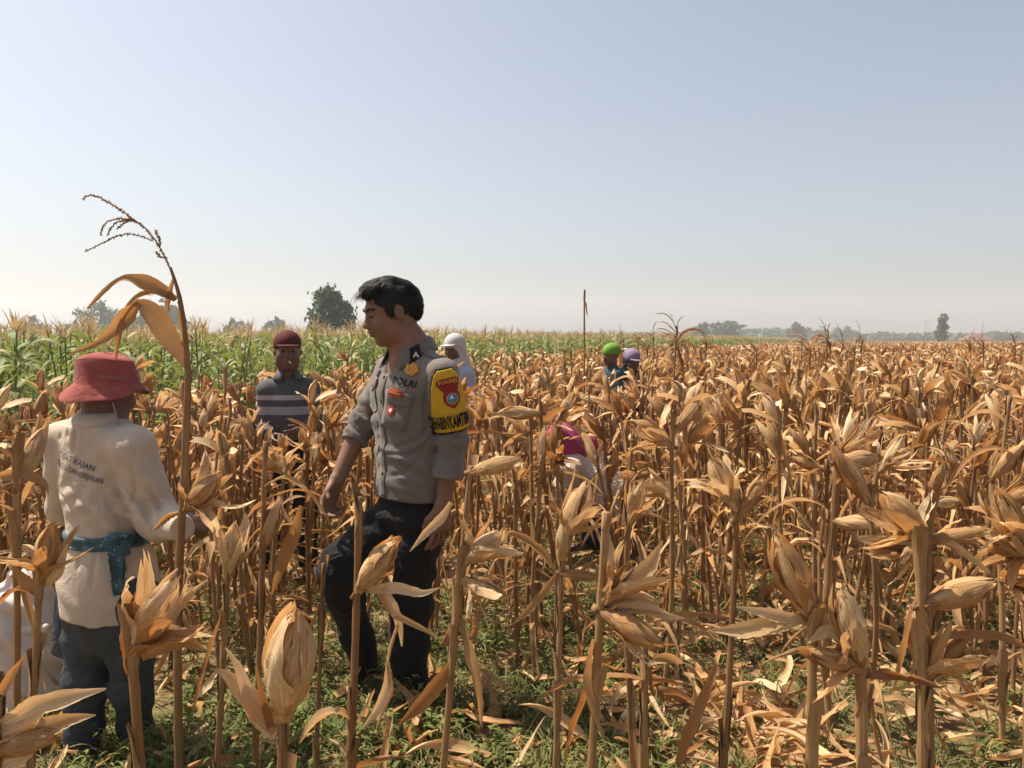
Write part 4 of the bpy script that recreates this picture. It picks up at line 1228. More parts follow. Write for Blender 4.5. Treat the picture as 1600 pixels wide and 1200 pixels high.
        for ax in range(3):
            o1, o2 = [(1, 2), (2, 0), (0, 1)][ax]
            A = np.take(S, np.arange(0, n[ax] - 1), axis=ax); B = np.take(S, np.arange(1, n[ax]), axis=ax)
            E = np.array(np.nonzero(A != B))
            ok = (E[o1] > 0) & (E[o2] > 0) & (E[o1] < n[o1] - 1) & (E[o2] < n[o2] - 1)
            E = E[:, ok]
            inside = A[tuple(E)]
            def cell(d1, d2):
                e = E.copy(); e[o1] += d1; e[o2] += d2
                return idx[tuple(e)]
            q = np.stack([cell(-1, -1), cell(0, -1), cell(0, 0), cell(-1, 0)], 1)
            q[~inside] = q[~inside][:, ::-1]
            Q.append(q)
        Q = np.concatenate(Q)
        for _ in range(smooth_it):       # light smoothing over edges of quads
            A = np.zeros_like(V); cn = np.zeros(len(V))
            for i in range(4):
                np.add.at(A, Q[:, i], V[Q[:, (i + 1) % 4]]); np.add.at(cn, Q[:, i], 1)
            V = 0.5 * V + 0.5 * A / np.maximum(cn, 1)[:, None]
        s.V, s.Q = V, Q
        return mesh_np(name, V - np.array(base), Q)

def creases(F, lines, base):
    """single folds pressed into a garment along lines of photograph pixels: (points, radius, depth)"""
    F.mesh('draft', base, 1); bv = bvh_of(F)
    for pts, r, dep in lines:
        hits = []
        for k in range(len(pts) - 1):
            for t in np.linspace(0, 1, 5)[:-1]:
                c, n = surf(bv, pts[k][0] + (pts[k + 1][0] - pts[k][0]) * t, pts[k][1] + (pts[k + 1][1] - pts[k][1]) * t)
                if c is not None: hits.append((c, n))
        m = len(hits)
        for k in range(m - 1):
            fade = lambda q: dep * math.sin(math.pi * (q + 0.5) / m) ** 0.6
            a = hits[k][0] + hits[k][1] * (r - fade(k)); b = hits[k + 1][0] + hits[k + 1][1] * (r - fade(k + 1))
            F.cone(a, b, r, r, 0.008, True)

def bvh_of(F):
    return BVHTree.FromPolygons([tuple(v) for v in F.V], [tuple(q) for q in F.Q])

def unit(v): return np.array(v, float) / np.linalg.norm(v)
def frame(fwd, up=(0, 0, 1)):
    """head or body frame: left, forward, up"""
    f = unit(fwd); l = unit(np.cross(np.array(up, float), f)); u = np.cross(f, l)
    return l, f, u

def head(S, c, fr, s=1.0, detail=True):
    l, f, u = fr
    R = np.array([l, f, u]); c = np.array(c, float)
    def T(x, y, z): return c + s * (x * l + y * f + z * u)
    def E(x, y, z, rx, ry, rz, k=0.02, sub=False): S.ell(T(x, y, z), np.array([rx, ry, rz]) * s, R, k, sub)
    E(0, -0.012, 0.035, 0.075, 0.095, 0.085)
    E(0, 0.022, -0.025, 0.063, 0.068, 0.088, 0.03)
    E(0, 0.036, -0.078, 0.047, 0.044, 0.034, 0.03)
    E(0, 0.066, -0.100, 0.020, 0.018, 0.016, 0.02)
    for sx in (-1, 1):
        E(sx * 0.039, 0.050, -0.032, 0.030, 0.032, 0.033, 0.02)
        E(sx * 0.052, 0.014, -0.072, 0.021, 0.034, 0.032, 0.03)
        E(sx * 0.077, -0.008, -0.004, 0.009, 0.020, 0.032, 0.006)
        if detail:
            E(sx * 0.090, -0.002, 0.002, 0.010, 0.012, 0.020, 0.003, True)
            E(sx * 0.080, 0.006, -0.008, 0.006, 0.007, 0.009, 0.004)
    if detail:
        E(0, 0.078, 0.026, 0.050, 0.014, 0.010, 0.02)
        for sx in (-1, 1):
            E(sx * 0.031, 0.096, 0.004, 0.017, 0.017, 0.012, 0.014, True)
            E(sx * 0.031, 0.076, 0.005, 0.014, 0.012, 0.010, 0.006)
            E(sx * 0.012, 0.096, -0.032, 0.008, 0.010, 0.007, 0.008)
        S.cone(T(0, 0.082, 0.014), T(0, 0.106, -0.027), 0.008 * s, 0.0125 * s, 0.014)
        E(0, 0.083, -0.043, 0.020, 0.014, 0.014, 0.010)
        E(0, 0.093, -0.053, 0.025, 0.012, 0.0065, 0.008)
        E(0, 0.090, -0.0665, 0.021, 0.012, 0.0075, 0.008)
        E(0, 0.106, -0.0595, 0.025, 0.016, 0.0022, 0.003, True)
    else:
        S.cone(T(0, 0.082, 0.014), T(0, 0.104, -0.027), 0.009 * s, 0.013 * s, 0.014)
        E(0, 0.09, -0.058, 0.022, 0.012, 0.010, 0.01)
    return T

def hand(S, w, d, n, thumb, s=1.0, curl=0.35, k=0.010, spread=0.0):
    """w wrist, d the way the hand points, n where the palm faces, thumb: side the thumb is on"""
    w = np.array(w, float); d = unit(d); n = unit(np.array(n) - d * np.dot(n, d)); t = unit(np.array(thumb) - d * np.dot(thumb, d) - n * np.dot(thumb, n))
    for i, (o, L) in enumerate(((0.030, 0.92), (0.0102, 1.0), (-0.0102, 0.94), (-0.029, 0.76))):
        kn = w + s * (d * (0.086 - 0.003 * abs(i - 1)) + t * o)
        S.cone(w + s * t * o * 0.55, kn, 0.0145 * s, 0.0112 * s, 0.014)
        p = kn; dd = unit(d + t * (spread * o * 14)); a = 0
        for j, (ln, r0, r1) in enumerate(((0.042, 0.0090, 0.0082), (0.027, 0.0082, 0.0076), (0.021, 0.0076, 0.0062))):
            a += curl * (0.8 + 0.25 * i) * (0.8, 1.1, 0.8)[j]
            v = math.cos(a) * dd + math.sin(a) * n
            e = p + v * ln * L * s
            S.cone(p, e, r0 * s, r1 * s, 0.004 if j == 0 else 0.006)
            p = e
    p = w + s * (d * 0.022 + t * 0.022 + n * 0.006)
    v = unit(d * 0.75 + t * 0.62 + n * 0.35); e = p + v * 0.044 * s
    S.cone(p, e, 0.0145 * s, 0.0105 * s, 0.012)
    v2 = unit(d * 0.95 + t * 0.1 + n * (0.3 + curl)); S.cone(e, e + v2 * 0.032 * s, 0.0105 * s, 0.008 * s, 0.006)

M_skin = plain('skin', (0.185, 0.100, 0.066), 0.58, 0.16, 90, 0.25, 0.22, dist=0.001)
M_skin_d = plain('skin_sunburnt', (0.115, 0.058, 0.038), 0.5, 0.12, 60, 0.10, 0.35, dist=0.001)
M_hair = plain('black_hair', (0.010, 0.009, 0.010), 0.55, 0.3, 260, 0.8, 0.22)
M_eye = plain('eye', (0.55, 0.52, 0.48), 0.2, 0.05)
M_dark = plain('dark_eye', (0.015, 0.01, 0.008), 0.2, 0.05)
M_lip = plain('lip', (0.20, 0.075, 0.055), 0.45, 0.1)
M_police = plain('grey_uniform', (0.140, 0.122, 0.112), 0.8, 0.10, 30, 0.25, 0.15, 0.15, weave=900, folds=0.22)
M_police_dk = plain('grey_uniform_flap', (0.128, 0.111, 0.102), 0.8, 0.10, 30, 0.25, 0.15, 0.15, weave=900)
M_black = plain('black_cloth', (0.010, 0.010, 0.011), 0.85, 0.2, 30, 0.3, 0.15, 0.05, folds=0.6)
M_shoe = plain('black_shoe', (0.015, 0.013, 0.012), 0.5, 0.3, 30, 0.3, 0.3)
M_white = plain('cream_cloth', (0.45, 0.375, 0.30), 0.85, 0.08, 18, 0.35, 0.1, 0.1, weave=700, folds=0.22)
M_jean = plain('blue_denim', (0.050, 0.060, 0.072), 0.85, 0.25, 40, 0.35, 0.1, weave=800, folds=0.5)
M_hat = plain('faded_red_cotton', (0.26, 0.066, 0.060), 0.85, 0.22, 26, 0.4, 0.1, 0.1, weave=700, folds=0.25)
M_ink = plain('blue_print', (0.045, 0.065, 0.10), 0.8, 0.35, 60)
M_pale = plain('pale_stitching', (0.42, 0.26, 0.24), 0.8, 0.2)
M_yellow = plain('yellow_felt', (0.48, 0.30, 0.020), 0.8, 0.10, 60, 0.2)
M_maroon = plain('maroon_patch', (0.20, 0.022, 0.022), 0.8, 0.12, 80)
M_orange = plain('orange_embroidery', (0.55, 0.10, 0.03), 0.7, 0.3, 220, 0.4, vary=(0.50, 0.27, 0.05))
M_red = plain('red_embroidery', (0.38, 0.035, 0.03), 0.7, 0.2, 120)
M_gold = plain('gold_thread', (0.52, 0.30, 0.05), 0.6, 0.2, 120)
M_blue = plain('blue_enamel', (0.05, 0.20, 0.40), 0.5, 0.15, 60)
M_greenp = plain('green_thread', (0.10, 0.28, 0.10), 0.7, 0.15, 60)
M_whitep = plain('white_thread', (0.62, 0.62, 0.62), 0.7, 0.1, 60)

def batik():
    m, nt, out = mat_new('blue_batik')
    pb = N(nt, 'ShaderNodeBsdfPrincipled'); pb.inputs['Roughness'].default_value = 0.8
    tc = N(nt, 'ShaderNodeTexCoord')
    vo = N(nt, 'ShaderNodeTexVoronoi'); vo.inputs['Scale'].default_value = 75
    no = N(nt, 'ShaderNodeTexNoise'); no.inputs['Scale'].default_value = 26; no.inputs['Detail'].default_value = 3
    nt.links.new(tc.outputs['Object'], vo.inputs['Vector']); nt.links.new(tc.outputs['Object'], no.inputs['Vector'])
    r1 = ramp(nt, [(0.15, (0.24, 0.32, 0.36)), (0.32, (0.035, 0.10, 0.14))], vo.outputs['Distance'])
    r2 = ramp(nt, [(0.42, (0, 0, 0)), (0.55, (1, 1, 1))], no.outputs['Fac'])
    mx = N(nt, 'ShaderNodeMixRGB'); nt.links.new(r2.outputs[0], mx.inputs[0]); nt.links.new(r1.outputs[0], mx.inputs[1]); mx.inputs[2].default_value = (0.022, 0.055, 0.075, 1)
    nt.links.new(mx.outputs[0], pb.inputs['Base Color']); nt.links.new(pb.outputs[0], out.inputs[0])
    return m
M_batik = batik()

# ---- flat pieces sewn or printed onto a garment: laid over its surface
def surf(bvh, px, py):
    d = ray(px, py).normalized()
    loc, no, i, dist = bvh.ray_cast(Vector((0, 0, CAM_H)), d)
    return (np.array(loc), np.array(no)) if loc is not None else (None, None)

class Lay:
    """maps flat coordinates (x right, y up, metres) onto a garment's surface, along a direction"""
    def __init__(s, bvh, c, n, up=(0, 0, 1), roll=0.0, axis=None):
        s.b = bvh; s.c = np.array(c, float); s.n = unit(n)
        s.u = unit(np.array(up, float) - s.n * np.dot(up, s.n)); s.r = np.cross(s.u, s.n)
        if roll:
            a = math.radians(roll); u, r = s.u, s.r
            s.r, s.u = math.cos(a) * r + math.sin(a) * u, -math.sin(a) * r + math.cos(a) * u
        s.axis = axis
    def at(s, x, y, off):
        if s.axis is None:
            p = s.c + x * s.r + y * s.u; n = s.n
        else:                                    # around an arm: x is arc length
            a0, ad, rad = s.axis
            th = x / rad; n = math.cos(th) * s.n + math.sin(th) * s.r
            q = s.c + y * s.u; q0 = a0 + ad * np.dot(q - a0, ad)
            p = q0 + n * rad
        loc, no, i, d = s.b.ray_cast(Vector(p + n * (0.12 if s.axis is None else 0.016)), Vector(-n), 0.26 if s.axis is None else 0.06)
        if loc is None: return p + n * off
        return np.array(loc) + n * off
def rows_patch(lay, rows, off, name, mat, parent, base, nx=9, ny=12, thick=0.0):
    """rows: (y, x left, x right) from the top down"""
    ys = np.array([r[0] for r in rows]); xl = np.array([r[1] for r in rows]); xr = np.array([r[2] for r in rows])
    t = np.linspace(0, 1, ny); k = np.linspace(0, 1, len(rows))
    V = []
    for ti in t:
        y, a, b = np.interp(ti, k, ys), np.interp(ti, k, xl), np.interp(ti, k, xr)
        for u in np.linspace(0, 1, nx): V.append(lay.at(a + (b - a) * u, y, off))
    me = mesh_np(name, np.array(V) - base, grid_q(ny, nx)[:, ::1])
    o = obj(name, me, mat, parent)
    if thick:
        md = o.modifiers.new('thick', 'SOLIDIFY'); md.thickness = thick; md.offset = 0
    return o
def rect(w, h): return [(h / 2, -w / 2, w / 2), (-h / 2, -w / 2, w / 2)]
def ellipse(w, h, n=13):
    a = np.linspace(0.05, math.pi - 0.05, n)
    return [(h / 2 * math.cos(q), -w / 2 * math.sin(q), w / 2 * math.sin(q)) for q in a]
def text_on(lay, txt, w, h, off, name, mat, parent, base, x0=0, y0=0, bold=0.012, arc=0.0, sub=True):
    cu = bpy.data.curves.new(name, 'FONT'); cu.body = txt; cu.size = 1.0; cu.offset = bold; cu.resolution_u = 2
    o = bpy.data.objects.new(name, cu); COL.objects.link(o)
    bpy.context.view_layer.update()
    me = bpy.data.meshes.new_from_object(o.evaluated_get(bpy.context.evaluated_depsgraph_get()))
    bpy.data.objects.remove(o)
    co = np.array([v.co[:2] for v in me.vertices])
    lo, hi = co.min(0), co.max(0)
    q = (co - (lo + hi) / 2) / (hi - lo)
    for v, (a, b) in zip(me.vertices, q):
        v.co = lay.at(x0 + a * w, y0 + b * h + arc * (0.25 - a * a), off) - base
    me.materials.clear()
    return obj(name, me, mat, parent)

def shoe(S, ankle, toe_dir, s=1.0):
    a = np.array(ankle, float); t = unit([toe_dir[0], toe_dir[1], toe_dir[2] if len(toe_dir) > 2 else 0])
    dn = np.array([0, 0, -1.0])
    S.cone(a + dn * 0.02, a + dn * 0.055 + t * 0.03, 0.042 * s, 0.036 * s, 0.02)
    S.cone(a + dn * 0.05 - t * 0.04, a + dn * 0.062 + t * 0.15 * s, 0.034 * s, 0.030 * s, 0.03)
    S.cone(a + dn * 0.058 + t * 0.08, a + dn * 0.066 + t * 0.17 * s, 0.040 * s, 0.026 * s, 0.02, f=(0, 0, 1), q=1.3)

def bounds(pts, pad):
    p = np.array(pts, float); return p.min(0) - pad, p.max(0) + pad

# ================================================================== the policeman
PB = np.array([PEOPLE_AT['police'][0], POLICE_Y, 0.0])
sv, fv = unit([0.66, -0.75, 0]), unit([-0.75, -0.66, 0])
def PL(s, f, z): return PB + s * sv + f * fv + np.array([0, 0, z])
pp = lambda px, py, Y: np.array(P(px, py, Y))
shR, shL = PL(-0.165, -0.01, 1.270), PL(0.190, -0.005, 1.268)
elR, wrR = pp(563, 668, 3.02), pp(527, 750, 2.93)
elL, wrL = pp(708, 684, 2.84), pp(692, 788, 2.80)
hipR, hipL = PL(-0.068, 0.0, 0.745), PL(0.068, 0.0, 0.745)
knR, anR = pp(527, 890, 2.84), pp(572, 1042, 3.04)
knL, anL = pp(640, 945, 2.90), pp(641, 1078, 2.96)
hd = frame(unit([-0.90, -0.40, -0.26]))
hc = pp(611, 487, 2.93)
allp = [shR, shL, elR, wrR, elL, wrL, knR, anR, anL, hc + np.array([0, 0, 0.2]), PL(0, 0.2, 0), PL(0, -0.2, 0.05), PL(0, 0, 0.0)]
lo, hi = bounds(allp, 0.14)
body = Field(lo, hi, 0.0042)
HT = head(body, hc, hd, 1.01)
body.cone(HT(0, -0.025, -0.05), PL(0, -0.005, 1.36), 0.054, 0.062, 0.03)
body.cone(PL(0, 0.0, 1.34), PL(0, 0.0, 1.22), 0.095, 0.115, 0.04, f=fv, q=1.3)
body.cone(PL(0, 0.0, 1.22), PL(0, 0.0, 0.85), 0.13, 0.13, 0.04, f=fv, q=1.4)
for a, b, c in ((shR, elR, wrR), (shL, elL, wrL)):
    body.cone(PL(0, 0, 1.30), a, 0.06, 0.05, 0.03); body.cone(a, b, 0.047, 0.041, 0.02); body.cone(b, c, 0.042, 0.028, 0.02)
hand(body, wrR, unit(wrR - elR) + np.array([-0.05, 0, -0.2]), sv * 0.9 - fv * 0.3, fv * 1.0 + sv * 0.2, 1.05, 0.62, spread=0.5)
hand(body, wrL, [-0.03, -0.05, -1.0], -sv, fv, 1.05, 0.30, spread=0.5)
for h, k, a, td in ((hipR, knR, anR, (-0.8, -0.35, -0.25)), (hipL, knL, anL, (-0.75, -0.66, 0))):
    body.cone(h, k, 0.070, 0.052, 0.03); body.cone(k, a, 0.05, 0.034, 0.02)
    body.cone(a, a + unit(td) * 0.09 + np.array([0, 0, -0.045]), 0.030, 0.024, 0.02)
person = empty('person', PB)
tag(person, 'policeman in grey uniform shirt and black trousers, looking down, yellow armband on his sleeve', 'person')
obj('body', body.mesh('body', PB, 1), M_skin, person)
PBV = bvh_of(body)
# hair
Rh = np.array(hd)
hair = Field(hc - 0.2, hc + 0.22, 0.004)
def HE(F, x, y, z, rx, ry, rz, k=0.015, sub=False): F.ell(HT(x, y, z), np.array([rx, ry, rz]) * 0.99, Rh, k, sub)
HE(hair, 0, -0.014, 0.036, 0.082, 0.101, 0.091)
HE(hair, 0, 0.026, 0.102, 0.058, 0.058, 0.026, 0.03)
HE(hair, 0.0, 0.064, 0.092, 0.048, 0.024, 0.020, 0.03)
HE(hair, 0.015, 0.076, 0.078, 0.032, 0.013, 0.016, 0.02)
HE(hair, 0, -0.085, 0.01, 0.060, 0.040, 0.070, 0.03)
HE(hair, 0, 0.10, -0.02, 0.100, 0.080, 0.088, 0.02, True)
HE(hair, 0, 0.01, -0.12, 0.12, 0.14, 0.085, 0.02, True)
for sx in (-1, 1):
    HE(hair, sx * 0.072, 0.020, 0.014, 0.012, 0.015, 0.032, 0.012)
    HE(hair, sx * 0.092, -0.002, -0.008, 0.024, 0.020, 0.036, 0.008, True)
hair.wrinkle(0.0018, tuple(np.array(hd[0]) * 260 + np.array(hd[2]) * 60), 1.4, (9, 14, 12), 0.4)
hair.wrinkle(0.0016, tuple(np.array(hd[2]) * 190 + np.array(hd[0]) * 90), 1.6, (13, 8, 10), 2.0)
ho = obj('hair', hair.mesh('hair', PB, 1), M_hair, person)
HB = bvh_of(hair)
rs = np.random.default_rng(3)
mb = MB()
def lock(v, steps, step, w, free, lift):
    """a lock of hair combed over the cap, its last steps falling free"""
    p = v.copy(); path, sd = [], []
    sw = rs.normal(0, 0.28)
    for k in range(steps + 1):
        loc = p - hc; yy, zz, xx = loc @ hd[1], loc @ hd[2], loc @ hd[0]
        n_ = unit(loc - hd[1] * yy * 0.35)
        if yy > 0.01 and zz > 0.045: d = hd[1] * 0.9 - hd[2] * 0.25 + hd[0] * (0.5 * np.sign(xx) + sw)
        elif zz > 0.07: d = -hd[1] * 0.8 + hd[0] * (0.6 * np.sign(xx) + sw)
        else: d = -hd[2] * 1.0 - hd[1] * 0.45 + hd[0] * sw * 0.4
        d = unit(d - n_ * (d @ n_))
        path.append(p - PB); sd.append(unit(np.cross(n_, d)))
        p = p + d * step
        if k < steps - free:
            loc_, no_, i_, di_ = HB.find_nearest(Vector(p))
            if loc_ is not None: p = np.array(loc_) + np.array(no_) * lift
        else: p = p + np.array([0, 0, -0.35]) * step
    path = np.array(path); sd = np.array(sd); t = np.linspace(0, 1, len(path))
    sheet(path, sd, np.cross(np.gradient(path, axis=0), sd) * 0, w * (1 - t ** 3) + 0.0003, np.full(len(path), 0.02), 1, rs.random(), mb)
for k in range(3200):
    lock(hair.V[rs.integers(0, len(hair.V))] + 0.0, 6, rs.uniform(0.004, 0.008), rs.uniform(0.0010, 0.0022), 1, rs.uniform(0.0008, 0.0035))
for k in range(110):      # loose locks over the forehead
    st = HT(rs.uniform(-0.035, 0.05), 0.080 + rs.uniform(-0.02, 0.014), 0.098 + rs.uniform(-0.012, 0.010))
    free_leaf(rs, st - PB, unit(hd[1] * 1.0 + hd[2] * rs.uniform(-0.2, 0.5) + hd[0] * rs.normal(0, 0.4)), hd[0], rs.uniform(0.025, 0.06), 0.0018, 9, 1.6, 0.4, 0.3, 0.3, 1, 0.5, mb=mb)
obj('hair_strand', mb.mesh('hair_strand'), M_hair, ho)['kind'] = 'stuff'
# eyes, brows, lips, teeth
for nm, z, h_, dp, wd, mt in (('lip', -0.0535, 0.0058, 0.0938, 0.0215, M_lip), ('lip', -0.0665, 0.0066, 0.0908, 0.018, M_lip), ('teeth', -0.0598, 0.0020, 0.0935, 0.013, M_eye)):
    lf = Field(HT(0, dp, z) - 0.045, HT(0, dp, z) + 0.045, 0.0024)
    lf.ell(HT(0, dp, z), np.array([wd, 0.0118, h_]) * 1.04, Rh, 0.003)
    obj(nm, lf.mesh(nm, PB, 1), mt, person)
for sx in (-1, 1):
    ey = Field(HT(sx * 0.031, 0.078, 0.004) - 0.03, HT(sx * 0.031, 0.078, 0.004) + 0.03, 0.0022)
    ey.ell(HT(sx * 0.031, 0.0860, 0.001), (0.0135, 0.008, 0.0045), Rh, 0.002)
    obj('eye', ey.mesh('eye', PB, 1), M_dark, person)
    bw = Field(HT(sx * 0.033, 0.08, 0.026) - 0.045, HT(sx * 0.033, 0.08, 0.026) + 0.045, 0.003)
    bw.cone(HT(sx * 0.012, 0.0945, 0.024), HT(sx * 0.032, 0.0905, 0.029), 0.0048, 0.0052, 0.004)
    bw.cone(HT(sx * 0.032, 0.0905, 0.029), HT(sx * 0.056, 0.0730, 0.025), 0.0052, 0.0040, 0.004)
    obj('eyebrow', bw.mesh('eyebrow', PB, 1), M_hair, person)
# shirt
shirt = Field(lo, hi, 0.005)
st = [(0.800, 0.0, 0.176), (0.90, 0.0, 0.172), (1.0, 0.005, 0.166), (1.12, 0.012, 0.168), (1.21, 0.012, 0.165), (1.285, 0.002, 0.150), (1.32, -0.004, 0.122), (1.352, -0.008, 0.078)]
shirt.loft([(PL(0, f0, z0), a0) for z0, f0, a0 in st], fv, 1.36)
shirt.cone(PL(-0.05, -0.01, 1.288), shR, 0.062, 0.060, 0.05); shirt.cone(PL(0.05, -0.01, 1.288), shL, 0.062, 0.062, 0.05)
cfR = elR + (wrR - elR) * 0.28; cfL = elL + (wrL - elL) * 0.62
shirt.cone(shR, elR, 0.062, 0.054, 0.012); shirt.cone(elR, cfR, 0.055, 0.053, 0.012, flat=True)
shirt.cone(shL, elL, 0.064, 0.056, 0.012); shirt.cone(elL, cfL, 0.056, 0.051, 0.010, flat=True)
shirt.cone(cfL - (cfL - elL) * 0.45, cfL, 0.055, 0.054, 0.004, flat=True)
shirt.ell(PL(0, 0.085, 1.345), (0.042, 0.042, 0.085), None, 0.02, True)
shirt.wrinkle(0.0045, (8, 8, 46), 1.6, (5, 7, 3), 0.5, PL(0.05, 0.05, 1.02), 0.22)
shirt.wrinkle(0.0045, tuple(sv * 55 + np.array([0, 0, 30])), 1.4, (4, 6, 5), 1.1, PL(-0.14, 0.1, 1.2), 0.16)
shirt.wrinkle(0.005, tuple(unit(elR - shR) * 60 + fv * 25), 1.3, (6, 5, 8), 0.2, elR, 0.14)
shirt.wrinkle(0.005, tuple(unit(elL - shL) * 58 + fv * 22), 1.3, (6, 7, 5), 2.2, elL, 0.13)
shirt.wrinkle(0.0025, (22, 25, 35), 1.8, (6, 4, 7), 3.0)
shirt.wrinkle(0.0030, tuple(np.array([0, 0, 105.0]) + sv * 40), 1.6, (6, 4, 7), 1.0, PL(0.05, 0.05, 0.98), 0.15)
shirt.wrinkle(0.0030, tuple(unit(elL - shL) * 120 + fv * 50), 1.4, (6, 7, 5), 0.3, elL, 0.10)
shirt.wrinkle(0.0030, tuple(unit(elR - shR) * 120 + fv * 50), 1.4, (6, 7, 5), 0.3, elR, 0.12)
shirt.wrinkle(0.0035, tuple(sv * 110 + np.array([0, 0, 70.0])), 1.2, (6, 7, 5), 0.8, PL(-0.13, 0.12, 1.12), 0.13)
creases(shirt, [([(668, 590), (663, 640), (672, 680)], 0.006, 0.006), ([(676, 660), (650, 690), (610, 700)], 0.008, 0.005), ([(672, 690), (640, 712), (590, 708)], 0.007, 0.005),
    ([(600, 690), (585, 720), (580, 760)], 0.007, 0.005), ([(560, 640), (575, 655)], 0.006, 0.006), ([(555, 660), (575, 672)], 0.006, 0.006), ([(700, 668), (725, 690)], 0.006, 0.006), ([(690, 690), (722, 708)], 0.006, 0.006), ([(690, 715), (715, 722)], 0.005, 0.005),
    ([(655, 720), (630, 740), (600, 745)], 0.008, 0.004), ([(590, 600), (597, 640), (590, 680)], 0.006, 0.005)], PB)
so = obj('shirt', shirt.mesh('shirt', PB, 1), M_police, person)
SB = bvh_of(shirt)
# collar: a stand that folds over, open at the throat
V = []; ph = np.linspace(-2.55, 2.55, 41)
prof = [(0.060, 1.350), (0.064, 1.388), (0.069, 1.402), (0.077, 1.396), (0.090, 1.368), (0.098, 1.350)]
for a in ph:
    tip = abs(a) / 2.55
    for j, (r, z) in enumerate(prof):
        e_ = smooth(0.6, 1.0, tip) * (j >= 3) * (j - 2) / 3.0
        dirv = -fv * math.cos(a) + sv * math.sin(a)
        V.append(PL(0, -0.006 + 0.012 * tip, 0) + dirv * (r + 0.012 * e_) * (1.0 + 0.10 * abs(math.sin(a))) + np.array([0, 0, z - 0.030 * e_ - 0.030 * smooth(0.45, 1, tip) + 0.012 * (1 - tip)]))
cv = np.array(V)
cme = mesh_np('collar', cv - PB, grid_q(41, 6))
co = obj('collar', cme, M_police_dk, so); md = co.modifiers.new('thick', 'SOLIDIFY'); md.thickness = 0.004
def collar_patch(i0, i1, j0, j1, name, mat, off):
    g = cv.reshape(41, 6, 3)[i0:i1, j0:j1] - (PL(0, 0, 0) * [1, 1, 0])
    c = g.copy(); c[..., 2] = 0; c /= np.linalg.norm(c, axis=-1, keepdims=True)
    q = g + c * off + (PL(0, 0, 0) * [1, 1, 0])
    o = obj(name, mesh_np(name, q.reshape(-1, 3) - PB, grid_q(i1 - i0, j1 - j0)), mat, co)
    return o
collar_patch(34, 38, 3, 6, 'rank_tab', M_black, 0.004)
collar_patch(3, 7, 3, 6, 'rank_tab', M_black, 0.004)
gq = cv.reshape(41, 6, 3)
for i in (35, 5):
    c0 = (gq[i, 4] + gq[i + (1 if i > 20 else -1), 4]) / 2; outv = unit((c0 - PL(0, 0, 0)) * [1, 1, 0.0]); up_ = np.array([0, 0, 1.0]); rt = np.cross(up_, outv)
    c0 = c0 + outv * 0.016 + up_ * 0.004
    V = [c0 + rt * -0.012 - up_ * 0.012, c0 + up_ * 0.008, c0 + up_ * -0.004, c0 + rt * -0.006 - up_ * 0.014, c0 + rt * 0.012 - up_ * 0.012, c0 + rt * 0.006 - up_ * 0.014]
    me = bpy.data.meshes.new('chevron'); me.from_pydata([tuple(v - PB) for v in V], [], [(0, 1, 2, 3), (1, 4, 5, 2)]); me.update()
    obj('chevron', me, M_whitep, co)
# front closing, pockets, badges
lay_front = Lay(SB, PL(0, 0.16, 1.08), fv)
rows_patch(lay_front, [(0.235, -0.018, 0.018), (-0.27, -0.017, 0.017)], 0.0015, 'placket', M_police_dk, so, PB, 5, 40, 0.003)
for k in range(5):
    rows_patch(Lay(SB, PL(0, 0.16, 1.26 - 0.09 * k), fv), ellipse(0.011, 0.011, 7), 0.005, 'button', M_black, so, PB, 5, 7, 0.002)
def chest(px, py): 
    c, n = surf(SB, px, py)
    if c is None: print('no surface at', px, py); c, n = PL(0.1, 0.12, 1.2), fv
    return c, n
ln = unit(fv * 0.8 + sv * 0.42)
def lay_px(px, py, n=ln, roll=-10):
    c, _ = chest(px, py); return Lay(SB, c, n, roll=roll)
rows_patch(lay_px(618, 644), [(0.058, -0.056, 0.056), (-0.05, -0.056, 0.056), (-0.062, -0.042, 0.042)], 0.002, 'pocket', M_police_dk, so, PB, 9, 14, 0.004)
rows_patch(lay_px(623, 622), [(0.022, -0.058, 0.058), (-0.014, -0.058, 0.058), (-0.028, -0.018, 0.018)], 0.006, 'pocket_flap', M_police, so, PB, 9, 8, 0.004)
text_on(lay_px(632, 597), 'POLRI', 0.098, 0.026, 0.0035, 'lettering', M_black, so, PB, bold=0.02)
emb = lay_px(644, 577)
rows_patch(emb, ellipse(0.060, 0.044), 0.003, 'badge', M_orange, so, PB, 9, 11, 0.003)
for k in range(7):
    a = k * 0.9
    rows_patch(Lay(SB, emb.at(0.022 * math.cos(a), 0.014 * math.sin(a), 0), ln, roll=40 * k), ellipse(0.022, 0.007, 7), 0.0062, 'badge_leaf', M_gold, so, PB, 5, 7, 0.002)
ov = lay_px(620, 614)
rows_patch(ov, ellipse(0.066, 0.030), 0.0105, 'badge', M_red, so, PB, 9, 9, 0.003)
rows_patch(ov, ellipse(0.046, 0.008), 0.0125, 'badge_bar', M_gold, so, PB, 9, 7, 0.002)
rows_patch(Lay(SB, ov.at(0, 0.008, 0), ln, roll=-10), ellipse(0.03, 0.005), 0.0128, 'badge_bar', M_orange, so, PB, 7, 7, 0.002)
rd = lay_px(612, 641)
rows_patch(rd, ellipse(0.032, 0.034), 0.0055, 'badge', M_red, so, PB, 7, 9, 0.003)
rows_patch(rd, ellipse(0.014, 0.014), 0.0078, 'badge_centre', M_whitep, so, PB, 5, 7, 0.002)
rn = unit(fv * 0.9 - sv * 0.35)
cR = PL(-0.085, 0.115, 1.235)
rows_patch(Lay(SB, cR, rn), [(0.02, -0.05, 0.05), (-0.012, -0.05, 0.05), (-0.03, -0.012, 0.012)], 0.006, 'pocket_flap', M_police, so, PB, 9, 8, 0.004)
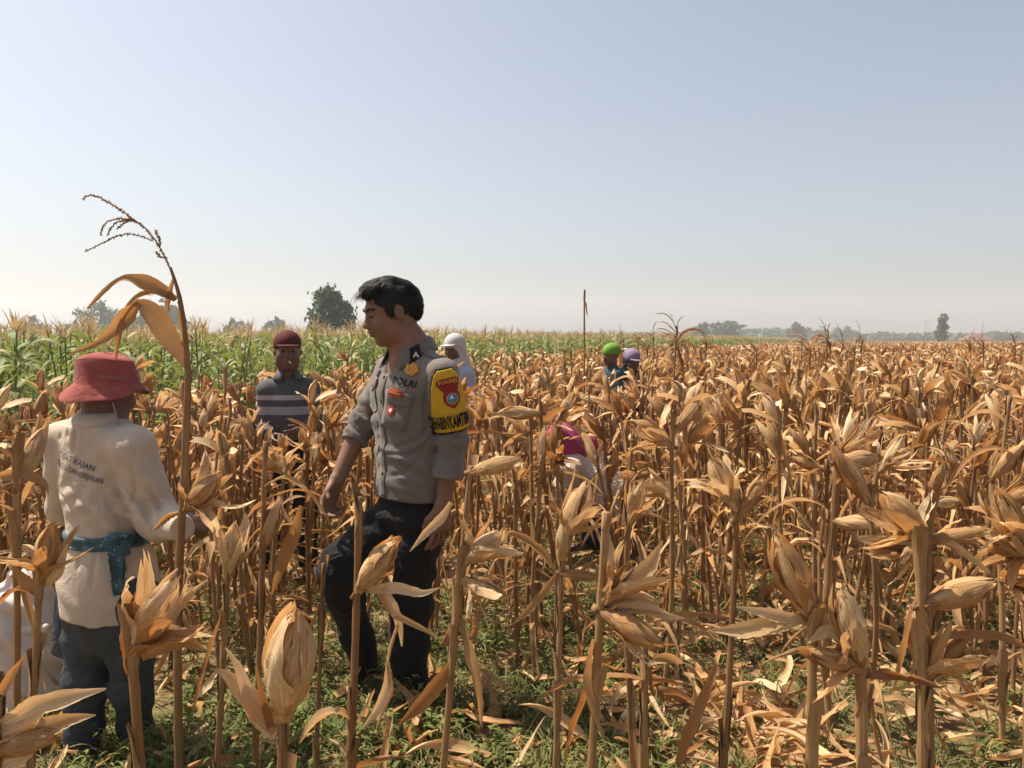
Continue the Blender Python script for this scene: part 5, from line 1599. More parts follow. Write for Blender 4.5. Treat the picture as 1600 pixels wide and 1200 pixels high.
rows_patch(Lay(SB, cR - np.array([0, 0, 0.05]), rn), [(0.06, -0.05, 0.05), (-0.05, -0.05, 0.05), (-0.06, -0.04, 0.04)], 0.002, 'pocket', M_police_dk, so, PB, 9, 12, 0.004)
rows_patch(Lay(SB, cR + np.array([0, 0, 0.036]), rn), rect(0.085, 0.022), 0.003, 'name_tape', M_black, so, PB, 9, 4, 0.002)
rows_patch(Lay(SB, cR - np.array([0, 0, 0.004]), rn), ellipse(0.042, 0.022), 0.010, 'badge', M_orange, so, PB, 7, 7, 0.003)
# shoulder straps
for sgn, sh in ((1, shL), (-1, shR)):
    c = PL(sgn * 0.115, -0.01, 1.40)
    lay = Lay(SB, c, unit(np.array([0, 0, 1.0]) + sgn * sv * 0.35), up=sv * sgn)
    rows_patch(lay, [(0.085, -0.026, 0.026), (-0.045, -0.021, 0.021), (-0.055, -0.010, 0.010)], 0.004, 'shoulder_strap', M_police_dk, so, PB, 5, 12, 0.006)
    rows_patch(Lay(SB, c - sv * sgn * 0.04, unit(np.array([0, 0, 1.0]) + sgn * sv * 0.35)), ellipse(0.012, 0.012, 7), 0.010, 'button', M_black, so, PB, 5, 7, 0.003)
# yellow armband on the left sleeve
ad = unit(elL - shL)
an_ = unit(np.array([0.25, -1.0, 0.0])); an_ = unit(an_ - ad * (an_ @ ad))
cA = shL + ad * 0.10
axis = (shL, ad, 0.064)
arm = Lay(SB, cA + an_ * 0.066, an_, up=-ad, axis=axis)
bell = [(0.128, -0.022, 0.030), (0.11, -0.036, 0.046), (0.07, -0.052, 0.064), (0.0, -0.072, 0.082), (-0.04, -0.092, 0.102), (-0.10, -0.092, 0.104)]
rows_patch(arm, [(y + (0.007 if i == 0 else -0.007 if i == 5 else 0), a - 0.006, b + 0.006) for i, (y, a, b) in enumerate(bell)], 0.0035, 'armband_border', M_black, so, PB, 31, 34, 0.003)
ab = rows_patch(arm, bell, 0.0062, 'armband', M_yellow, so, PB, 31, 34, 0.003)
rows_patch(arm, [(-0.026, -0.084, 0.102), (-0.029, -0.084, 0.102)], 0.0085, 'armband_seam', M_gold, ab, PB, 15, 2, 0.001)
text_on(arm, 'BHABINKAMTIBMAS', 0.180, 0.050, 0.0105, 'lettering', M_black, ab, PB, x0=0.006, y0=-0.062, bold=0.035)
ar2 = Lay(SB, cA + an_ * 0.066, an_, up=-ad, axis=axis)
crest = [(0.098, -0.012, 0.030), (0.092, -0.030, 0.045), (0.078, -0.034, 0.046), (0.055, -0.018, 0.038), (0.046, -0.012, 0.034)]
rows_patch(ar2, crest, 0.0088, 'crest', M_maroon, ab, PB, 9, 12, 0.002)
shield = [(0.050, -0.008, 0.030), (0.040, -0.016, 0.038), (0.020, -0.018, 0.041), (0.004, -0.012, 0.036), (-0.008, 0.002, 0.022), (-0.014, 0.010, 0.014)]
rows_patch(ar2, shield, 0.0096, 'crest_shield', M_maroon, ab, PB, 9, 14, 0.002)
text_on(ar2, 'POLRES', 0.062, 0.013, 0.0108, 'lettering', M_gold, ab, PB, x0=0.007, y0=0.083, bold=0.01, arc=0.016)
def el_at(x0, y0, w, h): return [(y + y0, a + x0, b + x0) for y, a, b in ellipse(w, h)]
rows_patch(ar2, el_at(0.012, 0.021, 0.043, 0.043), 0.0112, 'crest_ring', M_orange, ab, PB, 9, 11, 0.001)
rows_patch(ar2, el_at(0.012, 0.021, 0.035, 0.036), 0.0124, 'crest_disc', M_blue, ab, PB, 9, 11, 0.001)
rows_patch(ar2, [(0.036, 0.008, 0.010), (0.022, 0.002, 0.016)], 0.0136, 'crest_peak', M_whitep, ab, PB, 4, 4, 0.001)
rows_patch(ar2, [(0.014, 0.000, 0.024), (0.006, 0.006, 0.018)], 0.0136, 'crest_field', M_greenp, ab, PB, 4, 4, 0.001)
# trousers and shoes
tr = Field(lo, hi, 0.006)
tr.cone(PL(0, 0, 0.84), PL(0, 0, 0.74), 0.145, 0.150, 0.03, f=fv, q=1.4, flat0=True)
tr.cone(hipR, knR, 0.088, 0.072, 0.04); tr.cone(knR, anR + (anR - knR) * 0.02, 0.076, 0.056, 0.03, flat=True)
tr.cone(hipL, knL, 0.090, 0.078, 0.04); tr.cone(knL, anL + np.array([0, 0, -0.015]), 0.082, 0.068, 0.03, flat=True)
tr.wrinkle(0.006, (10, 12, 38), 1.6, (5, 6, 4), 0.3)
tr.wrinkle(0.006, (30, 25, 50), 1.6, (5, 6, 4), 1.3, knR, 0.15)
obj('trousers', tr.mesh('trousers', PB, 1), M_black, person)
for a, d in ((anR, (-0.8, -0.35, -0.25)), (anL, (-0.75, -0.66, 0))):
    sh = Field(a - 0.24, a + 0.24, 0.006); shoe(sh, a, d)
    obj('shoe', sh.mesh('shoe', PB, 1), M_shoe, person)

# ================================================================== the farmer seen from behind
FB = np.array([PEOPLE_AT['farmer'][0], FARMER_Y, float(gh(PEOPLE_AT['farmer'][0], FARMER_Y))])
ffv = unit([0.42, 0.90, 0]); fsr = unit([0.90, -0.42, 0])       # forward, his right
fp = lambda px, py, dY=0.0: np.array(P(px, py, FARMER_Y + dY))
nk, shLf, shRf = fp(160, 662, 0.02), fp(98, 690, 0.06), fp(208, 700, -0.05)
elRf, wrRf = fp(247, 812, -0.03), fp(296, 822, -0.12 + 0.0)
wrRf = fp(281, 823, -0.16)
elLf, wrLf = fp(100, 795, 0.16), fp(150, 812, 0.30)
hipLf, hipRf = fp(140, 930, 0.05), fp(205, 930, -0.03)
knLf, anLf = fp(135, 1070, 0.05), fp(130, 1180, 0.08)
knRf, anRf = fp(206, 1068, 0.04), fp(214, 1160, 0.18)
hcf = fp(168, 612, 0.04)
hf = frame(unit([0.55, 0.82, -0.16]))
lo, hi = bounds([shLf, shRf, elRf, wrRf, wrLf, elLf, anLf, anRf, hcf + np.array([0, 0, 0.1]), FB + np.array([0, 0.1, 0.0])], 0.17)
fb = Field(lo, hi, 0.005)
FT = head(fb, hcf, hf, 0.92, False)
fb.cone(FT(0, -0.03, -0.05), nk + np.array([0, 0, -0.03]), 0.052, 0.058, 0.03)
wc = fp(166, 838, 0.02)
fb.cone(nk + np.array([0, 0, -0.05]), wc, 0.10, 0.10, 0.04, f=ffv, q=1.3)
for a, b, c in ((shRf, elRf, wrRf), (shLf, elLf, wrLf)):
    fb.cone(nk + np.array([0, 0, -0.05]), a, 0.05, 0.045, 0.03); fb.cone(a, b, 0.042, 0.036, 0.02); fb.cone(b, c, 0.036, 0.026, 0.02)
hand(fb, wrRf, [0.55, 0.55, -0.05], ffv * 0.6 - fsr * 0.2 + np.array([0, 0, -0.3]), np.array([0, 0, 1.0]), 0.95, 0.95)
hand(fb, wrLf, [0.7, 0.5, 0.1], np.array([0, 0, -1.0]), -ffv, 0.95, 0.5)
for h, k, a in ((hipLf, knLf, anLf), (hipRf, knRf, anRf)):
    fb.cone(wc, h, 0.09, 0.08, 0.04); fb.cone(h, k, 0.07, 0.05, 0.02); fb.cone(k, a, 0.046, 0.034, 0.02); fb.cone(a, a + ffv * 0.14 + np.array([0, 0, -0.03]), 0.036, 0.028, 0.02)
farmer = empty('person', FB)
tag(farmer, 'farmer seen from behind in cream printed shirt, red bucket hat and blue sash', 'person')
obj('body', fb.mesh('body', FB, 1), M_skin_d, farmer)
fs = Field(lo, hi, 0.005)
hem = fp(171, 957, 0.02); mid = fp(168, 905, 0.02); bl = fp(160, 770, 0.03); ch = fp(152, 715, 0.04); nb = fp(156, 676, 0.03)
wc = fp(165, 838, 0.02)
fs.loft([(hem, 0.186), (mid, 0.190), (fp(167, 868, 0.02), 0.172), (wc, 0.142), (bl, 0.155), (ch, 0.152), (nb, 0.105)], ffv, 1.35)
fs.cone(nb, shLf, 0.078, 0.062, 0.05); fs.cone(nb, shRf, 0.078, 0.066, 0.05)
fs.cone(nb, nk + np.array([0.004, 0, 0.022]), 0.075, 0.064, 0.02, flat=True)
cfx = elRf + (wrRf - elRf) * 1.15
fs.cone(shRf, elRf, 0.070, 0.068, 0.03); fs.cone(elRf, cfx, 0.068, 0.040, 0.03, flat=True)
fs.cone(shLf, elLf, 0.064, 0.056, 0.03); fs.cone(elLf, wrLf, 0.056, 0.038, 0.03, flat=True)
fs.wrinkle(0.007, (34, 10, 30), 1.5, (5, 7, 4), 0.4, fp(210, 800, -0.1), 0.16)
fs.wrinkle(0.005, (44, 20, -10), 1.4, (4, 5, 6), 1.4, fp(100, 690, -0.05), 0.10)
fs.wrinkle(0.006, (20, 5, 46), 1.3, (6, 5, 5), 2.4, fp(160, 815, -0.12), 0.10)
fs.wrinkle(0.006, (50, 10, 22), 1.2, (6, 5, 5), 0.9, elRf, 0.11)
fs.wrinkle(0.004, (30, 6, 4), 1.6, (4, 5, 6), 0.9, fp(170, 900, -0.1), 0.14)
fs.wrinkle(0.003, (24, 16, 22), 1.8, (6, 4, 7), 3.0)
fs.wrinkle(0.0045, (90, 20, 60), 1.5, (6, 4, 7), 1.0, fp(215, 790, -0.12), 0.12)
fs.wrinkle(0.0040, (30, 10, 110), 1.5, (6, 4, 7), 2.0, fp(165, 805, -0.12), 0.09)
fs.wrinkle(0.0040, (100, 20, 20), 1.2, (6, 4, 7), 2.0, fp(165, 865, -0.14), 0.08)
fs.wrinkle(0.0040, (105, 20, 45), 1.3, (6, 4, 7), 0.5, elRf, 0.09)
fs.wrinkle(0.0035, (80, 20, -70), 1.4, (6, 4, 7), 0.5, fp(110, 770, -0.1), 0.12)
creases(fs, [([(233, 760), (245, 785), (262, 812)], 0.006, 0.008), ([(178, 755), (195, 790), (212, 828)], 0.007, 0.008), ([(160, 770), (178, 800), (196, 826)], 0.007, 0.006), ([(118, 668), (117, 690), (114, 712)], 0.006, 0.006), ([(105, 672), (104, 688)], 0.005, 0.004), ([(94, 678), (93, 690)], 0.005, 0.004),
    ([(100, 745), (130, 785), (150, 820)], 0.008, 0.005), ([(92, 770), (115, 800), (135, 824)], 0.007, 0.005), ([(205, 720), (212, 760), (205, 800)], 0.007, 0.007), ([(225, 800), (240, 830), (262, 842)], 0.006, 0.006), ([(215, 815), (230, 838)], 0.006, 0.006), ([(250, 780), (268, 806)], 0.005, 0.005),
    ([(150, 858), (146, 890), (140, 930)], 0.008, 0.005), ([(205, 858), (214, 900), (220, 945)], 0.008, 0.005), ([(128, 860), (118, 900)], 0.007, 0.005), ([(225, 862), (238, 900)], 0.007, 0.005)], FB)
fso = obj('shirt', fs.mesh('shirt', FB, 1), M_white, farmer)
FSB = bvh_of(fs)
cT, _ = surf(FSB, 126, 722)
nB = unit([-0.12, -1.0, 0.10])
text_on(Lay(FSB, surf(FSB, 116, 721)[0], nB, roll=-19), 'PUSAT KAJIAN', 0.160, 0.025, 0.0045, 'lettering', M_ink, fso, FB, bold=0.006)
text_on(Lay(FSB, surf(FSB, 117, 738)[0], nB, roll=-17), 'STRATEGI DAN KEBIJAKAN', 0.215, 0.025, 0.0045, 'lettering', M_ink, fso, FB, bold=0.006)
V = []
for a in np.linspace(-2.9, 2.9, 33):
    for r, z in ((0.062, 0.012), (0.064, 0.036), (0.070, 0.038), (0.080, 0.010), (0.086, -0.006)):
        V.append(nk + (-ffv * math.cos(a) + fsr * math.sin(a)) * r + np.array([0, 0, z]))
cco = obj('collar', mesh_np('collar', np.array(V) - FB, grid_q(33, 5)), M_white, fso); md = cco.modifiers.new('thick', 'SOLIDIFY'); md.thickness = 0.004
# sash with knot and hanging ends
sa = Field(wc - 0.3, wc + 0.3, 0.005)
sdir = unit([0.985, 0.0, -0.05])
sa.cone(wc + np.array([0, 0, -0.020]), wc + np.array([0, 0, 0.022]), 0.155, 0.154, 0.004, f=ffv, q=1.33, flat=True, flat0=True)
sa.wrinkle(0.003, (6, 6, 190), 1.2, (6, 7, 5), 0.3)
kn = np.array(surf(FSB, 183, 843)[0]) + np.array([0, -0.02, 0])
sa.ell(kn, (0.034, 0.020, 0.026), None, 0.01)
sa.ell(kn + np.array([0.03, 0.004, 0.016]), (0.022, 0.013, 0.012), None, 0.01)
sash = obj('sash', sa.mesh('sash', FB, 1), M_batik, farmer)
for k, (pts, w) in enumerate((([(182, 845), (184, 875), (186, 915), (187, 948)], [20, 24, 18, 12]), ([(178, 845), (181, 870), (183, 905), (184, 930)], [20, 22, 18, 14]), ([(190, 845), (196, 858), (200, 868)], [14, 18, 12]))):
    obj('sash_end', px_leaf(pts, float(kn[1]) - 0.008 - 0.008 * k, w, base=FB, curl=0.7, tint=0.5, seed=k, rag=0.08).mesh('sash_end'), M_batik, sash)
# jeans
fj = Field(lo, hi, 0.006)
fj.cone(fp(170, 900, 0.02), fp(171, 950, 0.02), 0.15, 0.165, 0.03, f=ffv, q=1.3)
fj.cone(hipLf, knLf, 0.095, 0.072, 0.03); fj.cone(knLf, anLf, 0.072, 0.060, 0.03, flat=True)
fj.cone(hipRf, knRf, 0.09, 0.070, 0.03); fj.cone(knRf, anRf, 0.070, 0.058, 0.03, flat=True)
fj.wrinkle(0.005, (14, 10, 44), 1.5, (5, 6, 4), 0.3)
obj('jeans', fj.mesh('jeans', FB, 1), M_jean, farmer)
fl = Field(fp(96, 985) - 0.2, fp(96, 985) + 0.2, 0.006)
fl.cone(fp(100, 935, 0.06), fp(97, 1024, 0.06), 0.045, 0.052, 0.01, f=unit([0.4, 0.9, 0]), q=1.8, flat=True)
fl.wrinkle(0.003, (60, 20, 10), 1.2)
obj('tied_jacket', fl.mesh('tied_jacket', FB, 1), M_jean, farmer)
for a in (anLf, anRf):
    sh = Field(a - 0.24, a + 0.24, 0.006); shoe(sh, a, ffv, 0.95)
    obj('shoe', sh.mesh('shoe', FB, 1), M_shoe, farmer)
# bucket hat: crown with a seam, stitched brim that flares on one side and folds up on the other
prof = [(0.0, 0.098), (0.045, 0.096), (0.078, 0.088), (0.089, 0.078), (0.092, 0.070), (0.095, 0.040), (0.099, 0.0), (0.102, -0.005), (0.114, -0.020), (0.126, -0.036), (0.137, -0.050)]
V, n_a = [], 64
hcx = FT(0, -0.005, 0.035)
for a in np.linspace(0, 2 * math.pi, n_a + 1):
    dv = math.cos(a) * np.array([1.0, 0, 0]) + math.sin(a) * np.array([0, 1.0, 0])
    for j, (r, z) in enumerate(prof):
        b = max(0, j - 6) / 4.0
        left = math.cos(a - math.pi) * 0.5 + 0.5; right = math.cos(a + 0.25) * 0.5 + 0.5
        rr_ = r * (1 + 0.015 * math.sin(3 * a + j)) + b * (0.020 * left ** 3 - 0.022 * right ** 6 + 0.006 * math.sin(5 * a))
        zz = z + b * (0.004 * math.sin(4 * a + 1) + 0.012 * left ** 4 + 0.020 * right ** 6 - 0.014 * (0.5 - 0.5 * math.sin(a)) ** 2) - 0.010 * math.cos(2 * a) * (j < 5) * 0.6
        V.append(hcx + dv * rr_ * (1.0 if j > 5 else 0.98) + np.array([-0.10 * zz + 0.0, 0, zz]))
hv = np.array(V)
hat = obj('hat', mesh_np('hat', hv - FB, grid_q(n_a + 1, len(prof))), M_hat, farmer)
md = hat.modifiers.new('thick', 'SOLIDIFY'); md.thickness = 0.004
md = hat.modifiers.new('round', 'SUBSURF'); md.levels = 1; md.render_levels = 2
for j_, r_ in ((3, 0.0016), (6, 0.0014), (8, 0.0010), (9, 0.0010)):      # seams sewn round the crown and the brim
    ring = hv.reshape(n_a + 1, len(prof), 3)[:, j_]; cen = ring.mean(0)
    out_ = ring - cen; out_ /= np.linalg.norm(out_, axis=1)[:, None]
    obj('seam', tube(ring + out_ * 0.0022 + np.array([0, 0, 0.0012]) - FB, r_, 5, False).mesh('seam'), M_hat, hat)
rsq = np.random.default_rng(8)
mb = MB(); xs = np.linspace(0, 1, 90)
HBv = BVHTree.FromPolygons([tuple(v) for v in hv], [tuple(q) for q in grid_q(n_a + 1, len(prof))])
pts = []
for x in xs:
    amp = 1.6 + 1.2 * math.sin(9 * x) ** 2
    d = ray(153 + 41 * x, 588 + 3.5 * x - amp * math.sin(x * 75) - (2 if x < 0.06 else 0)).normalized()
    loc, no, i, di = HBv.ray_cast(Vector((0, 0, CAM_H)), d)
    if loc is not None: pts.append(np.array(loc) - np.array(d) * 0.006 - FB)
if len(pts) > 8: obj('stitching', tube(np.array(pts), 0.0007, 4).mesh('stitching'), M_pale, hat)
obj('chin_string', tube(np.array([fp(176, 630, -0.06), fp(180, 642, -0.05), fp(184, 655, -0.05), fp(188, 668, -0.04)]) - FB, 0.0022, 5).mesh('chin_string'), M_pale, hat)

# ================================================================== the people further off
def simple_person(label, base, yaw, H, shirt_mat, trouser_mat, skin, arms, hv=0.008, head_pitch=0.0, head_yaw=0.0, wide=0.92, lean=0.0):
    """standing figure of height H facing yaw (degrees from +X); arms: ((elbow, wrist) for left and right) in body units"""
    base = np.array([base[0], base[1], float(gh(*base))])
    s = H / 1.65
    f = unit([math.cos(math.radians(yaw)), math.sin(math.radians(yaw)), 0]); l = np.array([-f[1], f[0], 0])
    def T(a, b, z): return base + s * (a * l + b * f + np.array([0, 0, z]))
    sp = lambda z: lean * max(0, z - 0.85)
    hy = math.radians(yaw + head_yaw)
    fr = frame(unit([math.cos(hy), math.sin(hy), -head_pitch]))
    c = T(0, 0.02 + sp(1.5), 1.65) - np.array([0, 0, 0.128])
    B = Field(base - np.array([0.6, 0.6, 0.05]) * s, base + np.array([0.6, 0.6, 1.75]) * s, hv)
    HTt = head(B, c, fr, 0.98, True)
    B.cone(HTt(0, -0.02, -0.05), T(0, sp(1.35), 1.36), 0.052 * s, 0.06 * s, 0.03)
    B.cone(T(0, sp(1.3), 1.19), T(0, 0, 0.9), 0.11 * s, 0.12 * s, 0.04, f=f, q=1.35)
    S = Field(B.lo, B.lo + hv * (B.n - 1), hv)
    st = [(0.80, 0.165), (0.95, 0.155), (1.15, 0.165), (1.26, 0.155), (1.31, 0.125), (1.355, 0.07)]
    S.loft([(T(0, sp(z0), z0), a0 * s * wide) for z0, a0 in st], f, 1.35)
    for sg, (e, w) in zip((1, -1), arms):
        sh = T(sg * 0.165 * wide, sp(1.3), 1.255); e = T(sg * e[0], e[1] + sp(1.0), e[2]); w = T(sg * w[0], w[1] + sp(1.0), w[2])
        B.cone(T(0, sp(1.3), 1.25), sh, 0.045 * s, 0.045 * s, 0.03); B.cone(sh, e, 0.045 * s, 0.038 * s, 0.02); B.cone(e, w, 0.038 * s, 0.027 * s, 0.02)
        hand(B, w, unit(w - e), -l * sg, f, s, 0.4)
        S.cone(T(sg * 0.05, sp(1.3), 1.28), sh, 0.062 * s, 0.062 * s, 0.04); S.cone(sh, e, 0.064 * s, 0.056 * s, 0.03)
        S.cone(e, e + (w - e) * 0.75, 0.055 * s, 0.046 * s, 0.02, flat=True)
    Tr = Field(B.lo, B.lo + hv * (B.n - 1), hv)
    Tr.cone(T(0, 0, 0.88), T(0, 0, 0.80), 0.145 * s, 0.15 * s, 0.03, f=f, q=1.3)
    for sg in (1, -1):
        h, k, a = T(sg * 0.085, 0, 0.82), T(sg * 0.10, 0.03, 0.46), T(sg * 0.11, 0, 0.08)
        B.cone(h, k, 0.07 * s, 0.05 * s, 0.02); B.cone(k, a, 0.045 * s, 0.034 * s, 0.02); B.cone(a, a + f * 0.15 * s + np.array([0, 0, -0.045 * s]), 0.036 * s, 0.03 * s, 0.02)
        Tr.cone(h, k, 0.095 * s, 0.075 * s, 0.03); Tr.cone(k, a, 0.075 * s, 0.062 * s, 0.02, flat=True)
    S.wrinkle(0.005, (25, 20, 30), 1.6, (5, 6, 4), 0.7); Tr.wrinkle(0.005, (14, 10, 44), 1.5)
    root = empty('person', base); tag(root, label, 'person')
    obj('body', B.mesh('body', base, 1), skin, root)
    so_ = obj('shirt', S.mesh('shirt', base, 1), shirt_mat, root)
    obj('trousers', Tr.mesh('trousers', base, 1), trouser_mat, root)
    for sx in (-1, 1):
        ey = Field(HTt(sx * 0.031, 0.08, 0.004) - 0.03, HTt(sx * 0.031, 0.08, 0.004) + 0.03, 0.003)
        ey.ell(HTt(sx * 0.031, 0.083, 0.002), np.array([0.012, 0.009, 0.005]) * s, np.array(fr), 0.002)
        obj('eye', ey.mesh('eye', base, 1), M_dark, root)
    return root, base, HTt, fr, 0.98, S, T
def cap_on(root, base, HT_, fr, s, mat, brim_mat=None, visor=0.075, grow=1.0, back_only=False):
    F = Field(HT_(0, 0, 0.06) - 0.22, HT_(0, 0, 0.06) + 0.22, 0.005)
    R = np.array(fr)
    F.ell(HT_(0, -0.012, 0.045), np.array([0.086, 0.106, 0.088]) * s * grow, R, 0.01)
    F.ell(HT_(0, 0.0, -0.075), np.array([0.14, 0.16, 0.105]) * s, R, 0.008, True)
    o = obj('cap', F.mesh('cap', base, 1), mat, root)
    if visor:
        G = Field(HT_(0, 0.1, 0.05) - 0.16, HT_(0, 0.1, 0.05) + 0.16, 0.004)
        G.ell(HT_(0, 0.085, 0.040), np.array([0.072, 0.085, 0.0065]) * s, R, 0.004)
        obj('visor', G.mesh('visor', base, 1), brim_mat or mat, o)
    return o
def scarf_on(root, base, HT_, fr, s, mat, name='headscarf', cape=True, T=None, open_r=0.062):
    F = Field(HT_(0, 0, 0) - 0.34, HT_(0, 0, 0) + 0.24, 0.006)
    R = np.array(fr)
    F.ell(HT_(0, -0.016, 0.025), np.array([0.094, 0.114, 0.112]) * s, R, 0.02)
    F.cone(HT_(0, -0.02, -0.05), HT_(0, -0.03, -0.17), 0.086 * s, 0.11 * s, 0.04)
    if cape: F.cone(HT_(0, -0.03, -0.15), HT_(0, -0.03, -0.23), 0.12 * s, 0.16 * s, 0.04, f=fr[1], q=1.25)
    F.ell(HT_(0, 0.13, -0.028), np.array([open_r, 0.09, 0.082]) * s, R, 0.012, True)
    F.wrinkle(0.004, (60, 30, 40), 1.5, (7, 9, 8), 0.7)
    return obj(name, F.mesh(name, base, 1), mat, root)

def striped():
    m, nt, out = mat_new('striped_polo')
    pb = N(nt, 'ShaderNodeBsdfPrincipled'); pb.inputs['Roughness'].default_value = 0.85
    tc = N(nt, 'ShaderNodeTexCoord'); sx = N(nt, 'ShaderNodeSeparateXYZ'); nt.links.new(tc.outputs['Object'], sx.inputs[0])
    mr = N(nt, 'ShaderNodeMapRange'); mr.inputs['From Min'].default_value = 0.6; mr.inputs['From Max'].default_value = 1.25
    nt.links.new(sx.outputs['Z'], mr.inputs['Value'])
    r = ramp(nt, [(0.0, (0.06, 0.063, 0.07)), (0.44, (0.06, 0.063, 0.07)), (1.0, (0.06, 0.063, 0.07))], mr.outputs[0])
    r.color_ramp.interpolation = 'CONSTANT'
    for p, c in ((0.18, (0.22, 0.23, 0.26)), (0.28, (0.06, 0.063, 0.07)), (0.42, (0.25, 0.26, 0.29)), (0.5, (0.06, 0.063, 0.07)), (0.66, (0.26, 0.27, 0.30)), (0.735, (0.055, 0.06, 0.065)), (0.80, (0.32, 0.32, 0.34)), (0.845, (0.055, 0.06, 0.065))):
        k = r.color_ramp.elements.new(p); k.color = (*c, 1)
    nt.links.new(r.outputs[0], pb.inputs['Base Color']); nt.links.new(pb.outputs[0], out.inputs[0])
    return m
M_stripe = striped()
M_cap = plain('dark_red_cap', (0.075, 0.011, 0.011), 0.8, 0.2)
M_capdk = plain('black_cap', (0.015, 0.015, 0.017), 0.8, 0.2)
M_hood = plain('grey_white_hood', (0.42, 0.41, 0.42), 0.85, 0.08)
M_bluew = plain('pale_blue_cloth', (0.32, 0.35, 0.44), 0.85, 0.08)
M_lime = plain('lime_green_scarf', (0.12, 0.27, 0.035), 0.8, 0.2, 60)
M_teal = plain('dark_teal_cloth', (0.025, 0.060, 0.075), 0.85, 0.25)
M_purple = plain('purple_cap', (0.10, 0.06, 0.15), 0.8, 0.25, 90, vary=(0.28, 0.24, 0.32))
M_pink = plain('magenta_scarf', (0.26, 0.035, 0.095), 0.75, 0.25, 50)
M_offw = plain('offwhite_blouse', (0.46, 0.39, 0.345), 0.85, 0.06, 26, folds=0.8)
M_navy = plain('navy_cloth', (0.020, 0.028, 0.075), 0.85, 0.2)
M_brownc = plain('dark_brown_cloth', (0.05, 0.028, 0.02), 0.85, 0.2)

hang = (((0.18, -0.02, 1.03), (0.18, 0.10, 0.80)), ((0.18, -0.02, 1.03), (0.18, 0.10, 0.80)))
pick = (((0.165, -0.01, 1.02), (0.09, 0.20, 1.0)), ((0.165, -0.01, 1.02), (0.09, 0.22, 0.96)))
def H_for(key, top_py, extra=0.0):
    x, y = PEOPLE_AT[key]; return P(800, top_py, y).z - float(gh(x, y)) + extra
r, b, h_, fr, s, S, T = simple_person('man in grey striped polo and dark red cap, smoking, in the corn behind', PEOPLE_AT['striped'], -80, H_for('striped', 516), M_stripe, M_black, M_skin_d, pick, 0.006, head_pitch=0.05, head_yaw=8, wide=0.80)
cp = cap_on(r, b, h_, fr, s, M_cap, M_cap, 0.075)
V = []
for a in np.linspace(-2.7, 2.7, 29):
    for rr_, z in ((0.055, 0.0), (0.058, 0.030), (0.064, 0.032), (0.076, 0.006), (0.084 + 0.02 * abs(a) / 2.7, -0.012 - 0.012 * abs(a) / 2.7)):
        V.append(T(0, 0, 1.355) + (-fr[1] * math.cos(a) + fr[0] * math.sin(a)) * rr_ + np.array([0, 0, z]))
pc = obj('collar', mesh_np('collar', np.array(V) - b, grid_q(29, 5)), M_stripe, r); md = pc.modifiers.new('thick', 'SOLIDIFY'); md.thickness = 0.004
obj('cigarette', tube(np.array([h_(0.006, 0.10, -0.058), h_(0.012, 0.150, -0.066)]) - b, 0.0042, 6).mesh('cigarette'), M_whitep, r)
F = Field(h_(0, 0, 0) - 0.2, h_(0, 0, 0) + 0.2, 0.005)
F.ell(h_(0, -0.03, 0.02), np.array([0.081, 0.085, 0.075]) * s, np.array(fr), 0.01); F.ell(h_(0, 0.09, -0.03), np.array([0.10, 0.09, 0.1]) * s, np.array(fr), 0.01, True)
obj('hair', F.mesh('hair', b, 1), M_hair, r)
r, b, h_, fr, s, S, T = simple_person('worker in white hood and cap just behind the policeman\'s shoulder', PEOPLE_AT['hood'], -120, H_for('hood', 522), M_bluew, M_navy, M_skin_d, hang, 0.008, head_pitch=0.1)
scarf_on(r, b, h_, fr, s, M_hood, 'hood', open_r=0.058); cap_on(r, b, h_, fr, s, M_hood, M_hood, 0.075, 1.08)
r, b, h_, fr, s, S, T = simple_person('worker in lime green headscarf and dark teal top, half hidden by corn', PEOPLE_AT['green'], -150, H_for('green', 537), M_teal, M_teal, M_skin_d, pick, 0.008, head_pitch=0.05)
sc = cap_on(r, b, h_, fr, s, M_lime, None, 0, 1.10); sc.name = 'headscarf'
r, b, h_, fr, s, S, T = simple_person('worker in purple cap, next to the lime green headscarf', PEOPLE_AT['purple'], -70, H_for('purple', 546), M_brownc, M_black, M_skin_d, hang, 0.008, head_pitch=0.25)
cap_on(r, b, h_, fr, s, M_purple, M_purple, 0.07, 1.14); scarf_on(r, b, h_, fr, s, M_black, 'neck_cloth', False)
r, b, h_, fr, s, S, T = simple_person('worker in white headcloth cut off by the right frame edge', PEOPLE_AT['edge'], -100, H_for('edge', 598), M_offw, M_black, M_skin_d, hang, 0.008, head_pitch=0.3)
scarf_on(r, b, h_, fr, s, M_hood, 'headcloth'); cap_on(r, b, h_, fr, s, M_hood, M_hood, 0.07, 1.1)

# the worker bending over, facing left
BB = np.array([PEOPLE_AT['bender'][0], 5.0, float(gh(*PEOPLE_AT['bender']))])
bp = lambda px, py, dY=0.0: np.array(P(px, py, 5.0 + dY))
bf = unit([-1, -0.12, 0])
hip, chs, hdc = bp(950, 775), bp(893, 722), bp(876, 694, -0.03)
lo, hi = bounds([hip, chs, hdc, bp(840, 760), bp(830, 880), bp(990, 880), BB], 0.2)
B = Field(lo, hi, 0.008); S = Field(lo, hi, 0.008); Tr = Field(lo, hi, 0.008)
fr = frame(unit([-0.80, -0.10, -0.60]), (-0.3, 0, 1))
HTb = head(B, hdc, fr, 0.93, True)
B.cone(HTb(0, -0.03, -0.04), chs, 0.055, 0.07, 0.03); B.cone(chs, hip, 0.10, 0.11, 0.04)
S.cone(chs, bp(925, 742), 0.115, 0.145, 0.03); S.cone(bp(925, 742), hip, 0.145, 0.165, 0.03); S.cone(hip, bp(962, 815), 0.16, 0.165, 0.03, flat=True)
